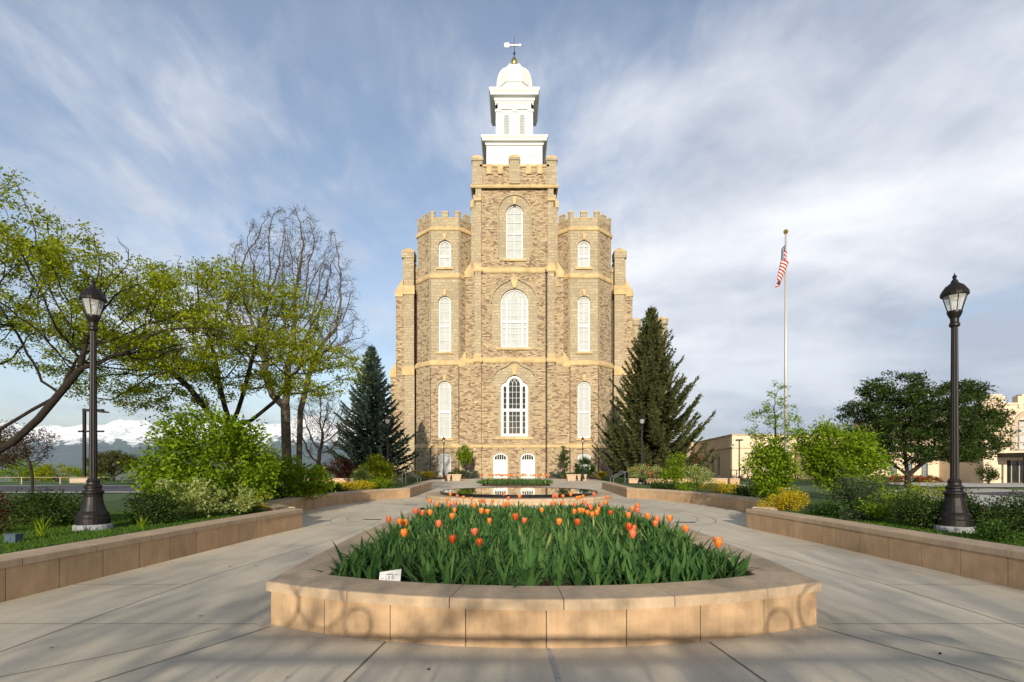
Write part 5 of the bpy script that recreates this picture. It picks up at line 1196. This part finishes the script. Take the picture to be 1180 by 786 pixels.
# ---------------------------------------------------------------- flagpole and flag
FX, FY = gx(905.5, 32), 32.
t = thing('flagpole', 'tall pale metal flagpole with a gold ball', 'flagpole', (FX, FY, 0)); m = MB(); m.tube([(FX, FY, 0), (FX, FY, 8), (FX, FY, 15.9)], [.11, .09, .055], 14); build('pole', m, 'pole', t, smooth=True)
m = MB(); m.lathe([(.05, 15.9), (.05, 16.0), (.12, 16.05), (.15, 16.14), (.12, 16.24), (.02, 16.29)], (FX, FY, 0), 12); build('finial', m, 'gold', t); m = MB(); m.lathe([(.3, 0), (.3, .12), (.16, .25)], (FX, FY, 0), 16); build('base_collar', m, 'pole', t)
def flag():
    m, n, L, b = new_mat('flag_cloth'); uv = n.new('ShaderNodeUVMap').outputs[0]; sp = n.new('ShaderNodeSeparateXYZ'); L.new(uv, sp.inputs[0])
    def mm(op, a, b_):
        q = n.new('ShaderNodeMath'); q.operation = op
        for i, x in enumerate((a, b_)):
            if isinstance(x, (int, float)): q.inputs[i].default_value = x
            elif x is not None: L.new(x, q.inputs[i])
        return q.outputs[0]
    st = mm('LESS_THAN', mm('MODULO', mm('MULTIPLY', sp.outputs[1], 13), 2.), 1.)
    c = mixc(n, L, st, (.78, .76, .72), (.50, .03, .04))
    can = mm('MULTIPLY', mm('LESS_THAN', sp.outputs[0], .4), mm('GREATER_THAN', sp.outputs[1], 6/13.))
    fx = mm('FRACT', mm('MULTIPLY', sp.outputs[0], 15.), 0); fy = mm('FRACT', mm('MULTIPLY', sp.outputs[1], 16.7), 0)
    dx = mm('SUBTRACT', fx, .5); dy = mm('SUBTRACT', fy, .5); dd = mm('ADD', mm('MULTIPLY', dx, dx), mm('MULTIPLY', dy, dy))
    c = mixc(n, L, can, c, mixc(n, L, mm('LESS_THAN', dd, .07), (.03, .045, .16), (.78, .76, .72)))
    L.new(c, b.inputs['Base Color']); b.inputs['Roughness'].default_value = .8
    tr = n.new('ShaderNodeBsdfTranslucent'); L.new(c, tr.inputs[0]); mx = n.new('ShaderNodeMixShader'); mx.inputs[0].default_value = .25; L.new(b.outputs[0], mx.inputs[1]); L.new(tr.outputs[0], mx.inputs[2]); L.new(mx.outputs[0], n['Material Output'].inputs[0])
    nu, nv = 40, 24; mb = MB(); uvs = []
    for j in range(nv+1):
        for i in range(nu+1):
            u = i/nu; v = j/nv                     # u along the fly, v down the hoist
            s = u**.9; fold = math.sin(u*15+v*1.2)
            x = FX+1.25*(-.08-.30*s**.6+.17*fold*s**.4+.30*(1-v)*s-.10*v*s); y = FY-.10-.20*math.cos(u*15+v*2)*s**.5
            z = 15.6-v*1.5-s*(1.6-.12*v)
            mb.v.append((x, y, z)); 
    for j in range(nv):
        for i in range(nu):
            mb.f.append((j*(nu+1)+i, j*(nu+1)+i+1, (j+1)*(nu+1)+i+1, (j+1)*(nu+1)+i))
            for (a, c_) in ((i, j), (i+1, j), (i+1, j+1), (i, j+1)): uvs.append((a/nu, 1-c_/nv))
    mb.uv = uvs; tag(build('flag', mb, m, smooth=True, loc=(FX, FY, 14)), 'limp red and white striped flag with blue canton hanging on the pole', 'flag')
flag()
# ---------------------------------------------------------------- rails, boxes, small things
t = thing('road_rail', 'low pale metal rail on posts beyond the left road', 'fence', (-50, 42.5, 0)); m = MB(); m.tube([(-78, 40.5, .55), (-26, 43.8, .55)], .022, 6); build('rail', m, 'creamdark', t)
for k in range(18):
    x = -78+k*52/17; y = 40.5+3.3*k/17; m = MB(); m.box(x-.04, x+.04, y-.04, y+.04, -.05, .55); build('post', m, 'creamdark', t)
for (x, y, lab) in ((8.05, 39.3, 'bent steel handrail at the ramp beside the tall spruce bed'), (-8.1, 39.3, 'bent steel handrail at the ramp beside the blue spruce bed')):
    t = thing('handrail', lab, 'handrail', (x, y, 0)); s = 1 if x > 0 else -1
    for dy in (0, 1.3):
        m = MB(); m.tube([(x-s*.55, y+dy, 0), (x-s*.55, y+dy, .5), (x-s*.5, y+dy, .6), (x+s*.35, y+dy, 1.05), (x+s*.55, y+dy, 1.05), (x+s*.62, y+dy, .95), (x+s*.62, y+dy, 0)], .028, 6); build('rail', m, 'steel', t)
m = MB(); m.box(-.08, .08, -.06, .06, 0, .11); m.box(-.09, .09, -.07, .07, .11, .125); m.box(-.015, .015, -.068, -.06, .04, .08)
tag(build('utility_box', m, plain('grey_blue_plastic', (.05, .08, .11), .6), loc=(-7.55, 7.45, Z), local=True), 'small grey-blue utility box in the grass behind the left wall', 'utility box')
for (x, y, lab) in ((-6.45, 52, 'pair of square stone planter boxes left of the second tulip bed'), (6.2, 52, 'pair of square stone planter boxes right of the second tulip bed')):
    for k in (0, 1):
        xx = x+k*1.05-.5; t = thing('stone_planter', ('left' if k == 0 else 'right')+' box of the '+lab, 'planter', (xx, y, 0), 'square stone planters by the temple')
        m = MB(); extr(m, Fr(xx, y-.45), [(-.38, 0), (.38, 0), (.46, .55), (-.46, .55)], [], -.9, 0); m.box(xx-.5, xx+.5, y-.5, y-.38, .55, .66); m.box(xx-.5, xx+.5, y+.38, y+.5, .55, .66); m.box(xx-.5, xx-.38, y-.38, y+.38, .55, .66); m.box(xx+.38, xx+.5, y-.38, y+.38, .55, .66); build('box', m, 'coping', t)
        m = MB(); m.box(xx-.38, xx+.38, y-.38, y+.38, .5, .6); build('soil', m, 'soil', t)
t = thing('metal_fence', 'short dark metal fence in front of the annex corner', 'fence', (27, 55, 0))
for k in range(13): x = 23.2+k*.6; m = MB(); m.box(x-.025, x+.025, 54.97, 55.03, 0, 1.1); build('bar', m, 'iron', t)
m = MB(); m.box(23.1, 30.6, 54.96, 55.04, 1.02, 1.1); m.box(23.1, 30.6, 54.96, 55.04, .15, .2); build('rail', m, 'iron', t)
m = MB(); m.lathe([(.28, 0), (.28, .9), (.33, .92), (.33, 1.0), (.2, 1.2), (.0, 1.25)], (0, 0, 0), 12, caps=False); tag(build('litter_bin', m, 'iron', loc=(27.0, 53.2, 0), local=True), 'dark round litter bin beside the short metal fence', 'litter bin')
# plant marker card in the planter
mk_ = thing('plant_marker', 'small white plant marker card with grey lettering at the planter edge', 'plant marker', (-1.2, 5.05, .3))
cxm, cym, czm = gx(449.5, 4.93), 4.93, gz(663.5, 4.93)
def slant(u, z, d): a = .12; return (cxm+u, cym-d+(z)*.5, czm+z+u*.09)
m = MB(); w_, h_ = .104, .046
vs = [slant(-w_, -h_, 0), slant(w_, -h_-.012, 0), slant(w_, h_+.005, 0), slant(-w_, h_-.006, 0)]; vs += [(x, y+.006, z) for x, y, z in vs]; m.add(vs, [(0,1,2,3), (4,7,6,5), (0,4,5,1), (1,5,6,2), (2,6,7,3), (3,7,4,0)]); build('card', m, 'paint', mk_)
m = MB(); M['ink'] = plain('grey_ink', (.10, .10, .11), .6)
def bar(u0, u1, z0, z1): m.add([slant(u0, z0, .002), slant(u1, z0, .002), slant(u1, z1, .002), slant(u0, z1, .002)], [(0,1,2,3)])
bar(-.040, .034, .009, .017); bar(-.084, -.056, -.019, -.014); bar(.046, .066, .002, .010); bar(-.006, .0, .022, .026)
T_ = .0045
for (u, g_) in ((-.040, 'L'), (-.017, 'D'), (.018, 'D')):       # the short bold word on the card
    a, b_ = -.030, .001
    bar(u, u+T_, a, b_); bar(u, u+.017, a, a+T_)
    if g_ == 'D': bar(u, u+.017, b_-T_, b_); bar(u+.017-T_, u+.017, a, b_)
build('lettering', m, 'ink', mk_)
m = MB(); m.tube([(cxm, cym+.03, .26), (cxm, cym+.008, czm-.02)], .004, 5); build('stake', m, 'steel', mk_)

# ---------------------------------------------------------------- tulips
def tleaf(mb, base, az, L_, w, lean, curl, g, seg=5):
    d = np.array([math.cos(az), math.sin(az)]); s = np.array([-d[1], d[0], 0.]); P = []; ph = .15; p = np.array(base, float); ang = math.pi/2-lean
    tw = g.normal()*.25
    for q in range(seg+1):
        t = q/seg; ww = w*(math.sin(math.pi*min(1, t*.86+.14))**.8)*(1-t**6); 
        sd = s*math.cos(tw*t)+np.array([0, 0, math.sin(tw*t)])
        nrm = np.array([d[0]*math.sin(ang), d[1]*math.sin(ang), -math.cos(ang)])
        P += [tuple(p-sd*ww-nrm*ww*-.35), tuple(p), tuple(p+sd*ww+nrm*ww*.35)]
        ang -= curl/seg*(1+1.5*t); p = p+np.array([d[0]*math.cos(ang), d[1]*math.cos(ang), math.sin(ang)])*L_/seg
    mb.add(P, [(3*q+k, 3*q+k+1, 3*q+k+4, 3*q+k+3) for q in range(seg) for k in (0, 1)])
def clump(g, h=.34, n=7):
    mb = MB(); a0 = g.random()*6.28
    for k in range(n): tleaf(mb, (g.normal()*.015, g.normal()*.015, 0), a0+k*2.4+g.normal()*.3, h*(.75+.5*g.random()), .013+.021*g.random(), .06+.5*g.random()**1.5, .3+.9*g.random()**2, g)
    return mb
g = np.random.default_rng(77); tm = []
for k in range(8):
    mb = clump(g); me_o = build('tulip_leaves_src', mb, 'tulipleaf', smooth=True); tm.append(me_o.data); bpy.data.objects.remove(me_o)
def in_bed(x, y, d=.1): return inside(x, y, BEDP) 
BEDP = inner(PP, .50)
def bloom_mesh(mat, g, open_=0.):
    mb = MB(); uvs = []
    for k in range(6):
        a = k*math.pi/3+g.normal()*.06; o = 1.0 if k % 2 else .86; rows = 6; cols_ = 4; base = len(mb.v)
        for i in range(rows+1):
            t = i/rows; r = (.012+.029*math.sin(math.pi*min(1, t*.62+.06))**.9)*o*(1+open_*t); r = r if t < .75 else r*(1-(t-.75)*(.9-open_*1.6)); z = .098*t*(1+.04*g.normal()*(t > .5)); hw = .62*(math.sin(math.pi*(t*.80+.16))**.7) if t < 1 else .04
            for j in range(cols_+1):
                b_ = a+hw*(2*j/cols_-1); mb.v.append((r*math.cos(b_), r*math.sin(b_), z))
        for i in range(rows):
            for j in range(cols_):
                q = base+i*(cols_+1)+j; mb.f.append((q, q+1, q+cols_+2, q+cols_+1))
                for (ii, jj) in ((i, j), (i, j+1), (i+1, j+1), (i+1, j)): uvs.append((max(0, min(1, abs(2*jj/cols_-1)*.75+ii/rows*.3)), ii/rows))
    mb.uv = uvs; o = build('bloom_src', mb, mat, smooth=True); me = o.data; bpy.data.objects.remove(o); return me
blooms = {c: [bloom_mesh(c, g, op) for op in (0, .12, .3)] for c in ('orange', 'coral', 'scarlet')}
stems = []
for k in range(3):
    mb = MB(); mb.tube([(0, 0, 0), (.012*(k-1), .01, .25), (0, 0, .5)], [.006, .005, .0045], 5); o = build('stem_src', mb, 'tulipleaf', smooth=True); stems.append(o.data); bpy.data.objects.remove(o)
FL = """449,598 461,600 465.5,602 465.6,613 479,588.5 485,590.5 496.5,577 496,590 504,581 504,603 516,581 521,594 524,587 520,619.6 548,612 554,622.5 552,588 514,575 520,569 527,571 525,580 535,572.6 544,574 555,577 580,568.6 585,573.6 597,572 568,577 584,580 579,581 556,577 547,582 562,589 562.6,598.5 592,595 604.5,598.7 625,587 641,600 666,601 636,571.6 643,571.6 647,571.6 650,571 655.5,569 639,580 647,579 665,573.6 669.5,572.6 672.5,571 684,569.6 663,581 661,588.5 668,587.5 673,587.5 679,583 683.5,584 676,590 682.5,591.5 688,590 691.5,581 699.7,572.6 699,578.7 702.7,590 729,585.6 735.7,583 734,587.5 741.5,582 724.5,593 747,594 756,598 752.5,602 776,597 792.5,607.6 722,606 729.7,608.5 730,615 826,625 828,623 690,586 672,579"""
scar = {13, 15, 34, 38, 62, 73}
for i, s_ in enumerate(FL.split()):
    px, py = map(float, s_.split(',')); zb = .72+.03*math.sin(i*2.1); Y = F_PX*(EYE-zb)/(py-CV)
    if Y > 12.6: Y = 12.4+.25*math.sin(i); zb = gz(py, Y)
    if Y < 5.3: Y = 5.3; zb = gz(py, Y)
    x = gx(px, Y); x = max(-2.15, min(2.15, x)); zb = max(.5, zb)
    c = 'scarlet' if i in scar else ('coral' if (i*7) % 5 in (0, 3) else 'orange')
    word = {'scarlet': 'deep red', 'coral': 'coral-pink', 'orange': 'orange'}[c]
    zone = ('left' if x < -.9 else ('right' if x > .9 else 'middle')); dep = ('front' if Y < 8 else ('back' if Y > 10.5 else 'centre'))
    lab = f'{word} tulip in bloom rising in the {dep} {zone} of the stone planter' if dep != 'centre' else f'{word} tulip in bloom rising midway back in the {zone} part of the stone planter'
    t = thing('tulip', lab, 'tulip', (x, Y, .28), f'{word} tulips, {dep} {zone} of the planter'); t.rotation_euler = (g.normal()*.05, g.normal()*.05, g.random()*6.28)
    hs = zb-.28-.05
    o = bpy.data.objects.new('stem', stems[i % 3]); col.objects.link(o); o.parent = t; o.scale = (1, 1, hs/.5)
    o = bpy.data.objects.new('bloom', blooms[c][i % 3]); col.objects.link(o); o.parent = t; o.location = (0, 0, hs-.005); k = .84+.24*g.random(); o.scale = (k, k, k)
    o = bpy.data.objects.new('leaf', tm[i % 8]); col.objects.link(o); o.parent = t; o.scale = (.9, .9, .9)
# leafy plants without bloom: nearest as individuals, the rest one mass
cand = []
for y in np.arange(4.85, 13.0, .155):
    for x in np.arange(-2.3, 2.3, .155):
        xx = x+g.normal()*.045; yy = y+g.normal()*.045
        if in_bed(xx, yy) and not (abs(xx-cxm) < .26 and yy < cym+.22) and g.random() < (.99 if yy > 5.6 else .78): cand.append((xx, yy))
cand.sort(key=lambda p: p[1]); print('tulip plants', len(cand))
for i, (x, y) in enumerate(cand[:225]):
    o = bpy.data.objects.new('tulip_plant', tm[int(g.integers(8))]); col.objects.link(o); o.location = (x, y, .275); o.rotation_euler = (0, 0, g.random()*6.28); k = .85+.3*g.random(); o.scale = (k, k, k*(1+.1*g.normal()))
    tag(o, 'leafy green tulip plant without a bloom along the front of the stone planter', 'tulip plant', 'leafy tulip plants at the planter front')
def mass(name, pts, z, sc_=1.0):
    src = []
    for me in tm:
        v = np.empty(len(me.vertices)*3); me.vertices.foreach_get('co', v); f = [tuple(p.vertices) for p in me.polygons]; src.append((v.reshape(-1, 3), np.array(f)))
    Vs, Fs, o = [], [], 0
    for (x, y) in pts:
        v, f = src[int(g.integers(8))]; a = g.random()*6.28; k = (.85+.3*g.random())*sc_; c, s = math.cos(a)*k, math.sin(a)*k
        Vs.append(np.stack([x+v[:, 0]*c-v[:, 1]*s, y+v[:, 0]*s+v[:, 1]*c, z+v[:, 2]*k*(1+.1*g.normal())], 1)); Fs.append(f+o); o += len(v)
    me = bpy.data.meshes.new(name); me.from_pydata(np.vstack(Vs).tolist(), [], np.vstack(Fs).tolist()); me.polygons.foreach_set('use_smooth', [True]*len(me.polygons)); me.update(); ob = link(name, me, 'tulipleaf')
    return tag(ob, None, 'tulip leaves', kind='stuff')
mass('tulip_leaves', cand[225:], .275)
# second, distant tulip bed
D2 = [(2.9*math.sqrt(r_)*math.cos(a), 39+2.4*math.sqrt(r_)*math.sin(a)) for r_, a in zip(g.random(620), g.random(620)*6.28)]
mb = MB(); mb.lathe([(2.6, 0), (2.55, .12), (2.0, .2), (0, .24)], (0, 39, 0), 40, caps=False)
for i, v in enumerate(mb.v): mb.v[i] = (v[0], 39+(v[1]-39)*.82, v[2])
tag(build('flower_mound', mb, 'soil', smooth=True), 'low oval soil mound under the second tulip bed behind the pool', 'flower bed')
mass('tulip_leaves', D2, .16, 1.0)
far = [(D2[i], i) for i in range(0, 620, 11)]
for k, (p, i) in enumerate(far):
    c = 'orange' if k % 3 else 'scarlet'; word = 'orange' if k % 3 else 'red'
    t = thing('tulip', f'{word} tulip in bloom in the small bed behind the round pool', 'tulip', (p[0], p[1], .2), f'{word} tulips in the bed behind the pool')
    h = .50+.08*g.random(); o = bpy.data.objects.new('stem', stems[k % 3]); col.objects.link(o); o.parent = t; o.scale = (1.4, 1.4, h/.5)
    o = bpy.data.objects.new('bloom', blooms[c][k % 3]); col.objects.link(o); o.parent = t; o.location = (0, 0, h); o.scale = (1.5,)*3

# ---------------------------------------------------------------- behind the photographer: entrance gate and two trees whose shade falls on the forecourt
t = thing('entrance_gate', 'wrought iron entrance gate with rings standing behind the viewer', 'gate', (0, -2.0, 0))
m = MB()
for z in (.12, 1.58, 1.72): m.box(-3.2, 3.2, -2.03, -1.97, z, z+.04)
for k in range(26): x = -3.2+6.4*k/25; m.tube([(x, -2, 0), (x, -2, 1.6)], .009, 5)
build('bar', m, 'iron', t); m = MB()
for (x, zz, rr) in ((-2.86, 2.05, .25), (-2.36, 2.05, .25), (-1.98, 1.86, .14), (1.78, 1.84, .14), (2.25, 2.0, .25)):
    m.tube([(x+rr*math.cos(R(18*q)), -2, zz+rr*math.sin(R(18*q))) for q in range(21)], .013, 5)
build('ring', m, 'iron', t)
for i, (x, y, sd, lb) in enumerate(((-3.6, -11.5, 71, 'leafing tree behind the viewer on the left of the entrance'), (3.4, -12.5, 72, 'leafing tree behind the viewer on the right of the entrance'))):
    tree('entrance_tree', lb, 'tree', (x, y, 0), [(420, (x, y, 4.6), (3.6, 2.2, 1.5), .05)], [(path3((x, y, 0), (x, y, 1.2), (x+.1, y, 2.2)), -1)], 'lime', .3, 2.0, .42, 16, .10, .06, .26, .07, seed=sd, r0=.008, tipr=.014)
shrub('shade_hedge', 'unseen dense foliage added well behind the viewer to shade the planter front', (-.6, -16, 0), [(-.2, 0, 3.3, 2.3, 1.0, 2.25), (-5.2, 0, 2.6, 3.2, 1.0, 2.3), (5.2, 0, 2.6, 3.2, 1.0, 2.3)], 'green', 26000, .26, .16, 200, cs=.22, clumps=520, cat='shade_hedge')  # made-up foliage out of view, shaped to cast soft shade on the planter face

for i, (x, y, rx, mt, lab) in enumerate(((-7.1, 9.9, .45, 'green', 'low leafy perennial clump between the left lamp and the pale shrub'), (-6.5, 11.9, .4, 'green', 'low green perennial clump against the far half of the near left wall'), (-8.9, 8.3, .5, 'olive', 'bronze-green perennial clump left of the spiky plant by the left lamp'),
      (6.75, 10.4, .4, 'greygreen', 'greyish low perennial clump on the near right wall beside the open shrub'), (6.7, 11.5, .35, 'green', 'dark low perennial clump by the wall in front of the grey-green shrub'), (6.95, 7.6, .3, 'green', 'small green weed clump on the grass right of the right lamp'), (8.6, 10.9, .6, 'lime', 'airy yellow-green shrub between the grey-green shrub and the driveway'))):
    shrub('perennial_clump', lab, (x, y, Z), [(0, 0, .09, rx, rx*.6, .13)] if i < 6 else [(0, 0, .4, rx, .4, .4)], mt, 1100 if i < 6 else 1900, .05, .026, 300+i, cs=.06, clumps=50, cat='plant')

g = np.random.default_rng(404); n = 70; P = np.stack([g.uniform(-6, 6, n), 3.2+9*g.random(n)**1.5, np.full(n, .008)], 1)
keep = [k for k in range(n) if not (abs(P[k, 0]) < 2.85 and P[k, 1] > 4.0)]; P = P[keep]; a_ = g.random(len(P))*6.28; l_ = .012+.014*g.random(len(P))
d = np.stack([np.cos(a_)*l_, np.sin(a_)*l_, .004*g.random(len(P))], 1); s = np.stack([-np.sin(a_)*l_*.5, np.cos(a_)*l_*.5, .003+0*a_], 1)
tag(quads('leaf_litter', np.stack([P-d, P+s, P+d, P-s], 1)+[0, 0, .004], 'redleaf'), None, 'leaf litter', kind='stuff')

# ---------------------------------------------------------------- air
def haze():
    m = bpy.data.materials.new('air_haze'); m.use_nodes = True; n = m.node_tree.nodes; L = m.node_tree.links; n.clear()
    o = n.new('ShaderNodeOutputMaterial'); v = n.new('ShaderNodeVolumePrincipled'); v.inputs['Color'].default_value = (.70, .85, 1, 1)
    v.inputs['Density'].default_value = 3.2e-5; v.inputs['Anisotropy'].default_value = .2; L.new(v.outputs[0], o.inputs['Volume'])
    mb = MB(); mb.box(-30500, 30500, -30500, 30500, -80, 1600)
    h = build('haze', mb, m); tag(h, None, None, kind='stuff'); m.cycles.homogeneous_volume = True
haze()
